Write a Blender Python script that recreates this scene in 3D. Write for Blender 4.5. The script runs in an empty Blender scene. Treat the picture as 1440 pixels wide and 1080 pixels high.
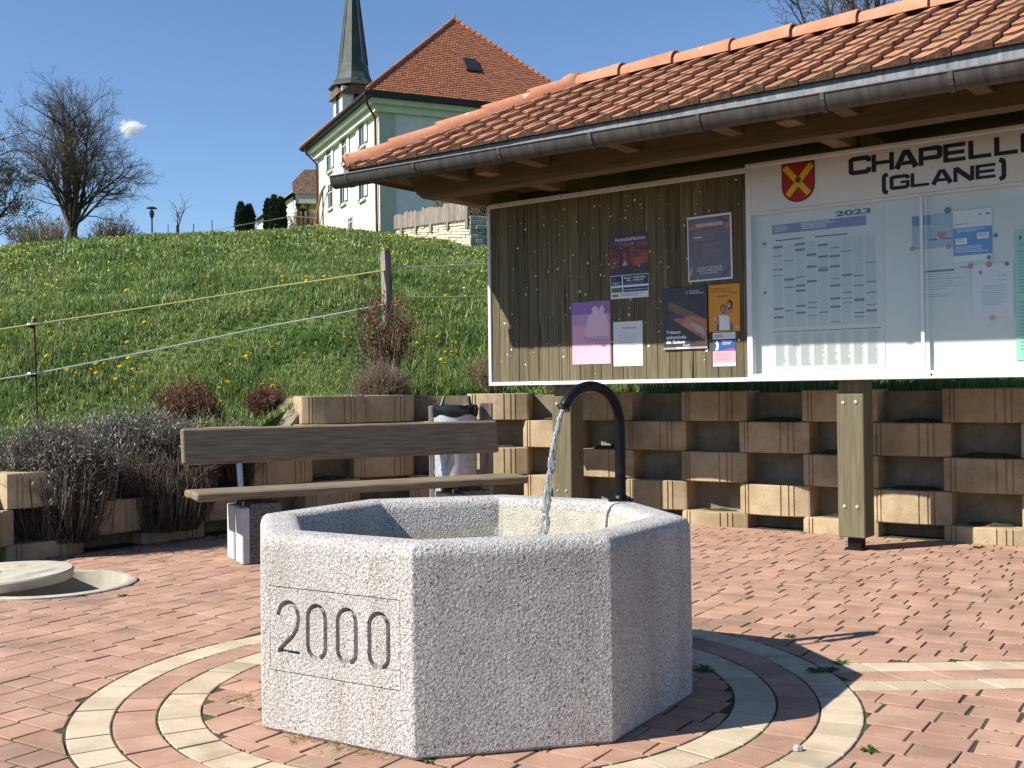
import bpy, bmesh, math, random
import numpy as np
from mathutils import Vector, Matrix, noise

random.seed(7)
RNG = np.random.default_rng(11)
SC = bpy.context.scene
COL = SC.collection
rad = math.radians

# ------------------------------------------------------------------ camera
FPX, PITCH, ROLL, EYE = 1547.0, 0.0065, -0.0124, 1.08      # calibrated on the octagonal basin and the notice board
_f = np.array([0, math.cos(PITCH), math.sin(PITCH)])
_r0 = np.array([1.0, 0, 0]); _u0 = np.cross(_r0, _f)
_r = _r0 * math.cos(ROLL) + _u0 * math.sin(ROLL)
_u = -_r0 * math.sin(ROLL) + _u0 * math.cos(ROLL)
cam_data = bpy.data.cameras.new('camera')
cam = bpy.data.objects.new('camera', cam_data)
COL.objects.link(cam)
cam_data.sensor_width = 36.0
cam_data.lens = FPX / 1440.0 * 36.0
cam_data.clip_start = 0.05
cam_data.clip_end = 6000
mw = Matrix.Identity(4)
for i in range(3):
    mw[i][0], mw[i][1], mw[i][2] = _r[i], _u[i], -_f[i]
mw[2][3] = EYE
cam.matrix_world = mw
SC.camera = cam

# ------------------------------------------------------------------ light
SUN_HEAD, SUN_EL = 20.5, 40.0          # heading in which shadows run, elevation
sd = Vector((-math.cos(rad(SUN_HEAD)) * math.cos(rad(SUN_EL)), -math.sin(rad(SUN_HEAD)) * math.cos(rad(SUN_EL)), math.sin(rad(SUN_EL))))
world = bpy.data.worlds.new('World')
SC.world = world
world.use_nodes = True
wn = world.node_tree
wn.nodes.clear()
sky = wn.nodes.new('ShaderNodeTexSky')
sky.sky_type = 'NISHITA'
sky.sun_disc = False
sky.sun_elevation = rad(SUN_EL)
sky.sun_rotation = math.atan2(sd.x, sd.y)
sky.altitude = 700
sky.air_density = 1.0
sky.dust_density = 0.1
sky.ozone_density = 5.5
bg = wn.nodes.new('ShaderNodeBackground')
bg.inputs['Strength'].default_value = 0.090
wo = wn.nodes.new('ShaderNodeOutputWorld')
wn.links.new(sky.outputs[0], bg.inputs[0])
wn.links.new(bg.outputs[0], wo.inputs[0])
sun_d = bpy.data.lights.new('sun', 'SUN')
sun_d.energy = 5.0
sun_d.angle = rad(0.53)
sun_d.color = (1.0, 0.94, 0.84)
sun = bpy.data.objects.new('sun', sun_d)
sun.rotation_euler = sd.to_track_quat('Z', 'Y').to_euler()
sun.location = (-30, -14, 28)
COL.objects.link(sun)
vs = SC.view_settings
vs.view_transform = 'Standard'
vs.look = 'None'
vs.exposure = 0.80
vs.gamma = 1.0
SC.cycles.use_denoising = True
SC.cycles.max_bounces = 8
SC.cycles.volume_bounces = 4
SC.cycles.transparent_max_bounces = 12
SC.cycles.caustics_reflective = False
SC.cycles.caustics_refractive = False

# ------------------------------------------------------------------ helpers: pixel -> place
def ray(px, py):
    return _f + _r * (px - 720) / FPX - _u * (py - 540) / FPX
def at_z(px, py, z=0.0):
    d = ray(px, py); return np.array([0, 0, EYE]) + d * ((z - EYE) / d[2])
def at_y(px, py, y):
    d = ray(px, py); return np.array([0, 0, EYE]) + d * (y / d[1])
def at_plane(px, py, q, n):
    d = ray(px, py); t = (n[0] * q[0] + n[1] * q[1]) / (n[0] * d[0] + n[1] * d[1])
    return np.array([0, 0, EYE]) + d * t

# ------------------------------------------------------------------ helpers: materials
MATS = {}
def mat(name, col, rough=0.8, col2=None, scale=8.0, detail=6.0, bump=0.0, bscale=40.0, metal=0.0, spec=0.3,
        vary=0.0, coord='OBJ', stretch=None, lo=0.35, hi=0.65, transl=0.0, speck=None):
    """noise-mixed principled material; col/col2 linear rgb; vary = value shift per object / loose piece"""
    m = bpy.data.materials.new(name); m.use_nodes = True
    nt = m.node_tree; N = nt.nodes; L = nt.links
    b = N['Principled BSDF']
    b.inputs['Roughness'].default_value = rough
    b.inputs['Metallic'].default_value = metal
    b.inputs['Specular IOR Level'].default_value = spec
    if coord == 'OBJ':
        tc = N.new('ShaderNodeTexCoord').outputs['Object']
    else:
        tc = N.new('ShaderNodeNewGeometry').outputs['Position']
    if stretch:
        mp = N.new('ShaderNodeMapping'); mp.inputs['Scale'].default_value = stretch
        L.new(tc, mp.inputs['Vector']); tc = mp.outputs[0]
    cur = None
    if col2 is not None:
        nz = N.new('ShaderNodeTexNoise'); nz.inputs['Scale'].default_value = scale; nz.inputs['Detail'].default_value = detail
        nz.inputs['Roughness'].default_value = 0.62
        L.new(tc, nz.inputs['Vector'])
        rp = N.new('ShaderNodeValToRGB')
        rp.color_ramp.elements[0].position = lo; rp.color_ramp.elements[1].position = hi
        rp.color_ramp.elements[0].color = (*col, 1); rp.color_ramp.elements[1].color = (*col2, 1)
        L.new(nz.outputs['Fac'], rp.inputs[0]); cur = rp.outputs[0]
    else:
        rgb = N.new('ShaderNodeRGB'); rgb.outputs[0].default_value = (*col, 1); cur = rgb.outputs[0]
    for sp in (speck or []):
        scol, sscale, slo, shi = sp
        nz = N.new('ShaderNodeTexNoise'); nz.inputs['Scale'].default_value = sscale; nz.inputs['Detail'].default_value = 3
        L.new(tc, nz.inputs['Vector'])
        mr = N.new('ShaderNodeMapRange'); mr.inputs['From Min'].default_value = slo; mr.inputs['From Max'].default_value = shi
        L.new(nz.outputs['Fac'], mr.inputs['Value'])
        mx = N.new('ShaderNodeMix'); mx.data_type = 'RGBA'
        L.new(mr.outputs[0], mx.inputs['Factor']); L.new(cur, mx.inputs['A']); mx.inputs['B'].default_value = (*scol, 1)
        cur = mx.outputs['Result']
    if vary > 0:
        oi = N.new('ShaderNodeObjectInfo'); ge = N.new('ShaderNodeNewGeometry')
        ad = N.new('ShaderNodeMath'); ad.operation = 'ADD'
        L.new(oi.outputs['Random'], ad.inputs[0]); L.new(ge.outputs['Random Per Island'], ad.inputs[1])
        fr = N.new('ShaderNodeMath'); fr.operation = 'FRACT'; L.new(ad.outputs[0], fr.inputs[0])
        mr = N.new('ShaderNodeMapRange'); mr.inputs['To Min'].default_value = 1 - vary; mr.inputs['To Max'].default_value = 1 + vary
        L.new(fr.outputs[0], mr.inputs['Value'])
        hs = N.new('ShaderNodeHueSaturation'); L.new(mr.outputs[0], hs.inputs['Value']); L.new(cur, hs.inputs['Color'])
        cur = hs.outputs[0]
    L.new(cur, b.inputs['Base Color'])
    if bump > 0:
        nz = N.new('ShaderNodeTexNoise'); nz.inputs['Scale'].default_value = bscale; nz.inputs['Detail'].default_value = 5
        L.new(tc, nz.inputs['Vector'])
        bp = N.new('ShaderNodeBump'); bp.inputs['Strength'].default_value = 1.0; bp.inputs['Distance'].default_value = bump
        L.new(nz.outputs['Fac'], bp.inputs['Height']); L.new(bp.outputs[0], b.inputs['Normal'])
    if transl > 0:
        tr = N.new('ShaderNodeBsdfTranslucent'); L.new(cur, tr.inputs['Color'])
        ms = N.new('ShaderNodeMixShader'); ms.inputs[0].default_value = transl
        out = N['Material Output']
        L.new(b.outputs[0], ms.inputs[1]); L.new(tr.outputs[0], ms.inputs[2]); L.new(ms.outputs[0], out.inputs[0])
    MATS[name] = m
    return m

def flat(name, col, rough=0.6, spec=0.3, metal=0.0):
    if name in MATS: return MATS[name]
    return mat(name, col, rough=rough, spec=spec, metal=metal)

# ------------------------------------------------------------------ helpers: meshes
def link(o, parent=None):
    COL.objects.link(o)
    if parent is not None: o.parent = parent
    return o
def empty(name, loc, rz=0.0, label=None, cat=None, group=None):
    o = bpy.data.objects.new(name, None); o.empty_display_size = 0.1
    o.location = loc; o.rotation_euler = (0, 0, rz)
    tag(o, label, cat, group)
    return link(o)
def tag(o, label=None, cat=None, group=None, kind=None):
    if label: o['label'] = label
    if cat: o['category'] = cat
    if group: o['group'] = group
    if kind: o['kind'] = kind
    return o

class MB:
    def __init__(s): s.v = []; s.f = []; s.m = []
    def add(s, vs, fs, mi=0, T=None):
        o = len(s.v)
        if T is not None: vs = [T @ Vector(p) for p in vs]
        s.v += [tuple(p) for p in vs]; s.f += [tuple(o + i for i in f) for f in fs]; s.m += [mi] * len(fs)
        return s
    def box(s, x0, x1, y0, y1, z0, z1, b=0.0, mi=0, T=None):
        if b <= 0:
            v = [(x, y, z) for z in (z0, z1) for y in (y0, y1) for x in (x0, x1)]
            return s.add(v, [(0, 2, 3, 1), (4, 5, 7, 6), (0, 1, 5, 4), (2, 6, 7, 3), (0, 4, 6, 2), (1, 3, 7, 5)], mi, T)
        v = []; X = (x0, x1); Y = (y0, y1); Z = (z0, z1); sg = (1, -1)
        for k in range(2):
            for j in range(2):
                for i in range(2):
                    x, y, z = X[i], Y[j], Z[k]; a, c, d = b * sg[i], b * sg[j], b * sg[k]
                    v += [(x, y + c, z + d), (x + a, y, z + d), (x + a, y + c, z)]
        I = lambda i, j, k, a: (k * 4 + j * 2 + i) * 3 + a
        f = [(I(0,0,0,0), I(0,0,1,0), I(0,1,1,0), I(0,1,0,0)), (I(1,0,0,0), I(1,1,0,0), I(1,1,1,0), I(1,0,1,0)),
             (I(0,0,0,1), I(1,0,0,1), I(1,0,1,1), I(0,0,1,1)), (I(0,1,0,1), I(0,1,1,1), I(1,1,1,1), I(1,1,0,1)),
             (I(0,0,0,2), I(0,1,0,2), I(1,1,0,2), I(1,0,0,2)), (I(0,0,1,2), I(1,0,1,2), I(1,1,1,2), I(0,1,1,2))]
        for j in range(2):
            for k in range(2):
                q = (I(0,j,k,1), I(1,j,k,1), I(1,j,k,2), I(0,j,k,2)); f.append(q if (j + k) % 2 else q[::-1])
        for i in range(2):
            for k in range(2):
                q = (I(i,0,k,0), I(i,1,k,0), I(i,1,k,2), I(i,0,k,2)); f.append(q if (i + k) % 2 == 0 else q[::-1])
        for i in range(2):
            for j in range(2):
                q = (I(i,j,0,0), I(i,j,1,0), I(i,j,1,1), I(i,j,0,1)); f.append(q if (i + j) % 2 else q[::-1])
        for i in range(2):
            for j in range(2):
                for k in range(2):
                    q = (I(i,j,k,0), I(i,j,k,1), I(i,j,k,2)); f.append(q if (i + j + k) % 2 else q[::-1])
        return s.add(v, f, mi, T)
    def prism(s, poly, z0, z1, mi=0, T=None):
        n = len(poly)
        v = [(x, y, z0) for x, y in poly] + [(x, y, z1) for x, y in poly]
        f = [tuple(range(n))[::-1], tuple(range(n, 2 * n))] + [(i, (i + 1) % n, n + (i + 1) % n, n + i) for i in range(n)]
        return s.add(v, f, mi, T)
    def tube(s, pts, radii, n=8, mi=0, T=None, cap=True):
        pts = [Vector(p) for p in pts]
        if not hasattr(radii, '__len__'): radii = [radii] * len(pts)
        vs = []; fs = []; ref = None
        for i, p in enumerate(pts):
            d = (pts[min(i + 1, len(pts) - 1)] - pts[max(i - 1, 0)])
            d = d.normalized() if d.length > 1e-9 else Vector((0, 0, 1))
            if ref is None: ref = Vector((0, 0, 1)) if abs(d.z) < 0.9 else Vector((1, 0, 0))
            a = d.cross(ref).normalized(); b = a.cross(d).normalized(); ref = b
            for k in range(n):
                t = 2 * math.pi * k / n
                vs.append(p + (a * math.cos(t) + b * math.sin(t)) * radii[i])
        for i in range(len(pts) - 1):
            for k in range(n):
                fs.append((i * n + k, (i + 1) * n + k, (i + 1) * n + (k + 1) % n, i * n + (k + 1) % n))
        if cap:
            fs.append(tuple(range(n))); fs.append(tuple(reversed(range((len(pts) - 1) * n, len(pts) * n))))
        return s.add(vs, fs, mi, T)
    def lathe(s, prof, n=24, mi=0, T=None, close=False):
        vs = [(r * math.cos(2 * math.pi * k / n), r * math.sin(2 * math.pi * k / n), z) for r, z in prof for k in range(n)]
        fs = []
        m = len(prof)
        for i in range(m - (0 if close else 1)):
            j = (i + 1) % m
            for k in range(n):
                fs.append((i * n + k, i * n + (k + 1) % n, j * n + (k + 1) % n, j * n + k))
        return s.add(vs, fs, mi, T)
    def mesh(s, name):
        me = bpy.data.meshes.new(name); me.from_pydata(s.v, [], s.f)
        if any(s.m): me.polygons.foreach_set('material_index', s.m)
        me.update(); return me
    def obj(s, name, mats, parent=None, loc=None, rz=None, smooth=False, fix=False):
        me = s.mesh(name)
        if fix:
            bm = bmesh.new(); bm.from_mesh(me); bmesh.ops.recalc_face_normals(bm, faces=bm.faces); bm.to_mesh(me); bm.free()
        if not isinstance(mats, (list, tuple)): mats = [mats]
        for m in mats: me.materials.append(m)
        if smooth: smooth_mesh(me, smooth if smooth is not True else 40)
        o = bpy.data.objects.new(name, me)
        if loc is not None: o.location = loc
        if rz is not None: o.rotation_euler = (0, 0, rz)
        return link(o, parent)

def smooth_mesh(me, ang=40):
    me.polygons.foreach_set('use_smooth', [True] * len(me.polygons))
    me.set_sharp_from_angle(angle=rad(ang))
def inst(name, me, parent, loc, rz=0.0, rot=None, scale=None):
    o = bpy.data.objects.new(name, me); o.location = loc
    o.rotation_euler = rot if rot is not None else (0, 0, rz)
    if scale is not None: o.scale = scale
    return link(o, parent)
def np_mesh(name, V, F, mats, smooth=False):
    V = np.asarray(V, np.float32); F = np.asarray(F, np.int32); k = F.shape[1]
    me = bpy.data.meshes.new(name)
    me.vertices.add(len(V)); me.vertices.foreach_set('co', V.ravel())
    me.loops.add(F.size); me.loops.foreach_set('vertex_index', F.ravel())
    me.polygons.add(len(F)); me.polygons.foreach_set('loop_start', np.arange(0, F.size, k, dtype=np.int32))
    if smooth: me.polygons.foreach_set('use_smooth', np.ones(len(F), bool))
    me.update(calc_edges=True); me.validate()
    for m in (mats if isinstance(mats, (list, tuple)) else [mats]): me.materials.append(m)
    return me
def RT(loc, rz=0, rx=0, ry=0):
    return Matrix.Translation(loc) @ Matrix.Rotation(rz, 4, 'Z') @ Matrix.Rotation(ry, 4, 'Y') @ Matrix.Rotation(rx, 4, 'X')

def text_geo(body, w=None, h=None, bold=0.0):
    """flat lettering in the xz plane, lower-left at the origin, fitted to w x h"""
    cu = bpy.data.curves.new('lettering', 'FONT'); cu.body = body; cu.size = 1.0; cu.offset = bold
    cu.resolution_u = 3
    o = bpy.data.objects.new('lettering', cu); COL.objects.link(o)
    dg = bpy.context.evaluated_depsgraph_get()
    me = o.evaluated_get(dg).to_mesh()
    V = np.array([v.co[:] for v in me.vertices]); Fc = [tuple(p.vertices) for p in me.polygons]
    o.evaluated_get(dg).to_mesh_clear()
    bpy.data.objects.remove(o); bpy.data.curves.remove(cu)
    mn = V.min(0); sz = V.max(0) - mn
    sx = w / sz[0] if w else None; sy = h / sz[1] if h else None
    sx = sx or sy; sy = sy or sx
    return [((x - mn[0]) * sx, 0.0, (y - mn[1]) * sy) for x, y, _ in V], Fc

# ------------------------------------------------------------------ materials
C_BRICK = mat('paver_red', (0.325, 0.192, 0.136), 0.9, (0.42, 0.265, 0.196), scale=5, bump=0.0014, bscale=180, vary=0.12, coord='POS', spec=0.15,
              speck=[((0.25, 0.17, 0.13), 3.0, 0.55, 0.75), ((0.55, 0.42, 0.35), 60, 0.66, 0.76), ((0.20, 0.135, 0.105), 1.1, 0.55, 0.85)])
C_CREAM = mat('paver_cream', (0.425, 0.345, 0.245), 0.9, (0.515, 0.425, 0.312), scale=6, bump=0.0012, bscale=160, vary=0.10, coord='POS', spec=0.15,
              speck=[((0.29, 0.23, 0.155), 4.0, 0.55, 0.78), ((0.24, 0.19, 0.13), 70, 0.64, 0.74)])
C_JOINT = mat('joint_sand', (0.062, 0.047, 0.031), 0.95, (0.062, 0.066, 0.026), scale=3.5, bump=0.004, bscale=120, coord='POS', lo=0.45, hi=0.6)
def granite_material():
    m = mat('granite', (0.30, 0.285, 0.27), 0.78, (0.54, 0.52, 0.50), scale=110, detail=8, coord='OBJ', lo=0.36, hi=0.6, spec=0.3,
            speck=[((0.055, 0.053, 0.055), 190, 0.585, 0.645), ((0.74, 0.71, 0.68), 160, 0.59, 0.68), ((0.42, 0.35, 0.31), 130, 0.64, 0.72), ((0.27, 0.255, 0.23), 3.2, 0.55, 0.95)])
    nt = m.node_tree; N = nt.nodes; L = nt.links
    tc = N.new('ShaderNodeTexCoord').outputs['Object']
    mp = N.new('ShaderNodeMapping'); mp.inputs['Scale'].default_value = (9, 9, 0.5); L.new(tc, mp.inputs['Vector'])
    sn = N.new('ShaderNodeTexNoise'); sn.inputs['Scale'].default_value = 1.0; sn.inputs['Detail'].default_value = 4; L.new(mp.outputs[0], sn.inputs['Vector'])
    sr = N.new('ShaderNodeMapRange'); sr.inputs['From Min'].default_value = 0.48; sr.inputs['From Max'].default_value = 0.75; sr.inputs['To Max'].default_value = 0.5; L.new(sn.outputs['Fac'], sr.inputs['Value'])
    bc = N['Principled BSDF'].inputs['Base Color']; src = bc.links[0].from_socket
    mx = N.new('ShaderNodeMix'); mx.data_type = 'RGBA'; mx.blend_type = 'MULTIPLY'; L.new(sr.outputs[0], mx.inputs['Factor']); L.new(src, mx.inputs['A']); mx.inputs['B'].default_value = (0.62, 0.57, 0.50, 1); L.new(mx.outputs['Result'], bc)
    v = N.new('ShaderNodeTexVoronoi'); v.inputs['Scale'].default_value = 120; v.feature = 'SMOOTH_F1'
    n = N.new('ShaderNodeTexNoise'); n.inputs['Scale'].default_value = 260; n.inputs['Detail'].default_value = 5
    L.new(tc, v.inputs['Vector']); L.new(tc, n.inputs['Vector'])
    a = N.new('ShaderNodeMath'); a.operation = 'ADD'; L.new(v.outputs['Distance'], a.inputs[0]); L.new(n.outputs['Fac'], a.inputs[1])
    bp = N.new('ShaderNodeBump'); bp.inputs['Distance'].default_value = 0.0036; bp.inputs['Strength'].default_value = 1.0
    L.new(a.outputs[0], bp.inputs['Height']); L.new(bp.outputs[0], N['Principled BSDF'].inputs['Normal'])
    return m
M_GRAN = granite_material()
M_LIME = mat('lime_crust', (0.50, 0.475, 0.39), 0.85, (0.38, 0.36, 0.295), scale=30, bump=0.006, bscale=130, speck=[((0.30, 0.28, 0.2), 150, 0.6, 0.7)])
M_WALL = mat('wall_block', (0.34, 0.26, 0.16), 0.92, (0.44, 0.35, 0.225), scale=7, bump=0.0022, bscale=120, vary=0.10, coord='POS', spec=0.15,
             speck=[((0.20, 0.145, 0.085), 2.6, 0.50, 0.78), ((0.20, 0.15, 0.09), 90, 0.60, 0.72)])
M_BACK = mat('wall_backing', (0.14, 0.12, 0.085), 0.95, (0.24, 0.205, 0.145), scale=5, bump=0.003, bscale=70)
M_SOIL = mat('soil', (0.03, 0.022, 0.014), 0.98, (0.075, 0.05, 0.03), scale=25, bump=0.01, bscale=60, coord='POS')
M_BENCH = mat('bench_wood', (0.095, 0.075, 0.05), 0.75, (0.30, 0.245, 0.17), scale=5, detail=9, stretch=(0.8, 16, 22), bump=0.003, bscale=9, spec=0.25, lo=0.32, hi=0.7)
M_PLANK = mat('panel_wood', (0.085, 0.070, 0.042), 0.85, (0.175, 0.148, 0.092), scale=4, detail=9, stretch=(18, 6, 0.7), bump=0.002, bscale=7, vary=0.20, coord='POS', spec=0.2, lo=0.3, hi=0.7,
              speck=[((0.03, 0.024, 0.014), 2.2, 0.62, 0.72), ((0.24, 0.215, 0.15), 1.6, 0.62, 0.8)])
M_POST = mat('post_wood', (0.095, 0.083, 0.05), 0.8, (0.185, 0.165, 0.10), scale=3, detail=9, stretch=(16, 16, 0.8), bump=0.0015, bscale=7, spec=0.2, lo=0.3, hi=0.72)
M_BEAM = mat('beam_wood', (0.09, 0.066, 0.038), 0.8, (0.17, 0.128, 0.075), scale=3, detail=8, stretch=(0.9, 14, 14), bump=0.0015, bscale=8, spec=0.2, lo=0.3, hi=0.7)
M_RAFT = mat('rafter_wood', (0.16, 0.115, 0.07), 0.8, (0.27, 0.20, 0.13), scale=3, detail=8, stretch=(14, 0.9, 14), spec=0.2)
M_ALU = mat('white_aluminium', (0.63, 0.67, 0.71), 0.4, (0.70, 0.73, 0.76), scale=4, spec=0.5)
M_WHITE = mat('white_enamel', (0.64, 0.68, 0.71), 0.45, (0.71, 0.745, 0.77), scale=2.5, spec=0.4)
M_BACKP = mat('case_back_panel', (0.58, 0.60, 0.57), 0.6, (0.64, 0.655, 0.63), scale=2, spec=0.3)
M_ZINC = mat('zinc', (0.035, 0.033, 0.033), 0.5, (0.075, 0.07, 0.068), scale=4, stretch=(6, 1, 1), metal=0.25, spec=0.5)
M_FLASH = mat('flashing_zinc', (0.075, 0.08, 0.09), 0.5, (0.19, 0.195, 0.21), scale=4, stretch=(7, 1, 0.5), metal=0.1, spec=0.5)
M_TILE = mat('roof_tile', (0.285, 0.135, 0.078), 0.88, (0.41, 0.215, 0.13), scale=9, bump=0.003, bscale=70, vary=0.16, coord='POS', spec=0.15, lo=0.3, hi=0.7,
             speck=[((0.11, 0.075, 0.055), 11, 0.57, 0.70), ((0.46, 0.43, 0.37), 22, 0.68, 0.74), ((0.17, 0.135, 0.075), 5, 0.60, 0.8), ((0.08, 0.07, 0.055), 45, 0.64, 0.72)])
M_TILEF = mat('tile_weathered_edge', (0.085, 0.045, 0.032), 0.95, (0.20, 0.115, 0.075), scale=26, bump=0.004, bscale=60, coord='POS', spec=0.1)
M_RIDGE = mat('ridge_tile', (0.395, 0.165, 0.095), 0.8, (0.475, 0.225, 0.14), scale=6, bump=0.001, bscale=60, vary=0.08, coord='POS', spec=0.2,
              speck=[((0.58, 0.50, 0.42), 14, 0.66, 0.73), ((0.14, 0.10, 0.07), 26, 0.69, 0.74)])
M_STEEL = mat('galvanised', (0.36, 0.40, 0.45), 0.45, (0.50, 0.54, 0.59), scale=22, metal=0.15, spec=0.5)
M_PIPE = mat('dark_steel', (0.012, 0.012, 0.014), 0.38, (0.05, 0.043, 0.036), scale=18, metal=0.75, spec=0.5, lo=0.5, hi=0.8)
M_BLACK = flat('black_plastic', (0.008, 0.008, 0.009), 0.25, 0.6)
M_CONC = mat('concrete', (0.37, 0.34, 0.27), 0.92, (0.50, 0.46, 0.37), scale=7, bump=0.002, bscale=90, speck=[((0.2, 0.18, 0.14), 5, 0.6, 0.8)])
M_CONCD = mat('dark_concrete', (0.10, 0.09, 0.07), 0.9, (0.2, 0.18, 0.14), scale=6, bump=0.003, bscale=50)
M_AGG = mat('washed_aggregate', (0.055, 0.05, 0.045), 0.85, (0.20, 0.18, 0.155), scale=90, bump=0.006, bscale=110, lo=0.4, hi=0.62)
M_AGGL = mat('cast_concrete_edge', (0.42, 0.42, 0.43), 0.85, (0.52, 0.52, 0.52), scale=12)
M_GRASSG = mat('meadow_soil', (0.06, 0.105, 0.018), 0.95, (0.12, 0.165, 0.038), scale=1.6, detail=10, coord='POS', bump=0.05, bscale=9)
M_GRASS = mat('grass_blade', (0.105, 0.178, 0.034), 0.5, (0.225, 0.285, 0.078), scale=0.9, detail=8, coord='POS', vary=0.45, spec=0.5, transl=0.4, lo=0.42, hi=0.60)
M_DRYG = mat('dry_grass', (0.22, 0.19, 0.08), 0.8, (0.30, 0.26, 0.13), scale=3, vary=0.3)
M_YEL = flat('dandelion_yellow', (0.85, 0.60, 0.015), 0.7, 0.2)
M_STEM = flat('dandelion_stem', (0.09, 0.16, 0.04), 0.7)
M_LEAF = mat('weed_leaf', (0.03, 0.075, 0.012), 0.6, (0.06, 0.12, 0.02), scale=20, vary=0.25, transl=0.2)
M_LAVS = mat('lavender_stem', (0.055, 0.042, 0.032), 0.9, (0.19, 0.15, 0.115), scale=9, vary=0.45, coord='POS')
M_LAVL = mat('lavender_leaf', (0.19, 0.205, 0.175), 0.85, (0.35, 0.365, 0.315), scale=9, vary=0.35, coord='POS', transl=0.15)
M_DRYS = mat('dry_stem', (0.12, 0.09, 0.06), 0.9, (0.27, 0.21, 0.14), scale=9, vary=0.4, coord='POS')
M_REDL = mat('red_spirea_leaf', (0.105, 0.032, 0.013), 0.75, (0.20, 0.07, 0.03), scale=12, vary=0.4, coord='POS', transl=0.2)
M_PINK = mat('quince_flower', (0.55, 0.055, 0.07), 0.6, (0.62, 0.13, 0.13), scale=20, vary=0.25, transl=0.2)
M_QLEAF = mat('quince_leaf', (0.20, 0.07, 0.035), 0.7, (0.14, 0.10, 0.03), scale=20, vary=0.3, transl=0.2)
M_BARK = mat('bark', (0.028, 0.022, 0.018), 0.95, (0.075, 0.06, 0.05), scale=8, coord='POS', bump=0.02, bscale=10)
M_TWIG = mat('twig', (0.075, 0.058, 0.048), 0.95, (0.14, 0.112, 0.092), scale=2, coord='POS', vary=0.2)
M_BUD = mat('tree_bud', (0.115, 0.095, 0.045), 0.9, (0.18, 0.15, 0.075), scale=2, coord='POS', vary=0.3, transl=0.3)
M_THUJA = mat('thuja_foliage', (0.012, 0.022, 0.008), 0.85, (0.03, 0.045, 0.014), scale=2, coord='POS', vary=0.4)
M_GREYW = mat('grey_weathered_wood', (0.11, 0.092, 0.078), 0.9, (0.31, 0.27, 0.235), scale=3, stretch=(7, 7, 0.8), vary=0.2, coord='POS', bump=0.004, bscale=6)
M_PLAST = mat('cream_render', (0.62, 0.60, 0.52), 0.92, (0.68, 0.66, 0.585), scale=0.7, bump=0.006, bscale=14, speck=[((0.55, 0.53, 0.45), 0.5, 0.6, 0.85)])
M_PLAST2 = mat('shade_toned_front_render', (0.56, 0.58, 0.58), 0.92, (0.66, 0.67, 0.66), scale=0.9, bump=0.06, bscale=5)  # bluish shade of the house front put into its render colour
M_QUOIN = mat('greenish_pilaster', (0.36, 0.38, 0.32), 0.9, (0.44, 0.46, 0.39), scale=1.5)
M_CORN = mat('cornice_paint', (0.50, 0.53, 0.46), 0.8, (0.58, 0.60, 0.53), scale=1.0)
M_SHUT = flat('pale_shutter', (0.56, 0.62, 0.60), 0.6)
M_GLASSD = flat('dark_window_glass', (0.018, 0.022, 0.026), 0.12, 0.6)
M_CTILE = mat('house_roof_tile', (0.285, 0.108, 0.06), 0.9, (0.385, 0.165, 0.095), scale=6, vary=0.18, coord='POS', spec=0.15, speck=[((0.17, 0.07, 0.045), 3, 0.6, 0.75)])
M_DARKE = flat('dark_eave_edge', (0.03, 0.025, 0.028), 0.6)
M_COPPER = mat('spire_copper', (0.032, 0.043, 0.039), 0.6, (0.065, 0.08, 0.07), scale=0.8, metal=0.2)
M_SHING = mat('brown_shingle', (0.10, 0.06, 0.042), 0.9, (0.22, 0.145, 0.10), scale=5, vary=0.3, coord='POS', bump=0.05, bscale=5)
M_STONE = mat('pale_wall_stone', (0.52, 0.45, 0.32), 0.92, (0.66, 0.59, 0.44), scale=2.2, vary=0.18, coord='POS', bump=0.02, bscale=8)
M_STONED = mat('grey_wall_stone', (0.22, 0.22, 0.20), 0.92, (0.36, 0.36, 0.33), scale=2, vary=0.25, coord='POS', bump=0.03, bscale=6)  # grey also stands for shade on the garden wall's end face
M_TAPE = flat('fence_tape', (0.74, 0.70, 0.26), 0.6)
M_TAPEW = flat('fence_tape_white', (0.66, 0.68, 0.60), 0.6)
M_RUST = mat('rusty_iron', (0.06, 0.03, 0.02), 0.9, (0.11, 0.055, 0.03), scale=12)
M_SCREW = flat('screw_dark', (0.03, 0.03, 0.03), 0.4, 0.5)
M_BOLT = flat('bolt_zinc', (0.55, 0.55, 0.55), 0.35, 0.5, 0.6)
M_STAPLE = flat('paper_scrap', (0.72, 0.72, 0.70), 0.7)
M_INK = flat('ink_black', (0.012, 0.012, 0.014), 0.6)
M_NAVY = flat('sign_navy', (0.012, 0.014, 0.03), 0.5)
M_PAPER = flat('paper_white', (0.72, 0.73, 0.74), 0.7)
M_GREYT = flat('ink_grey', (0.26, 0.27, 0.28), 0.7)

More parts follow.
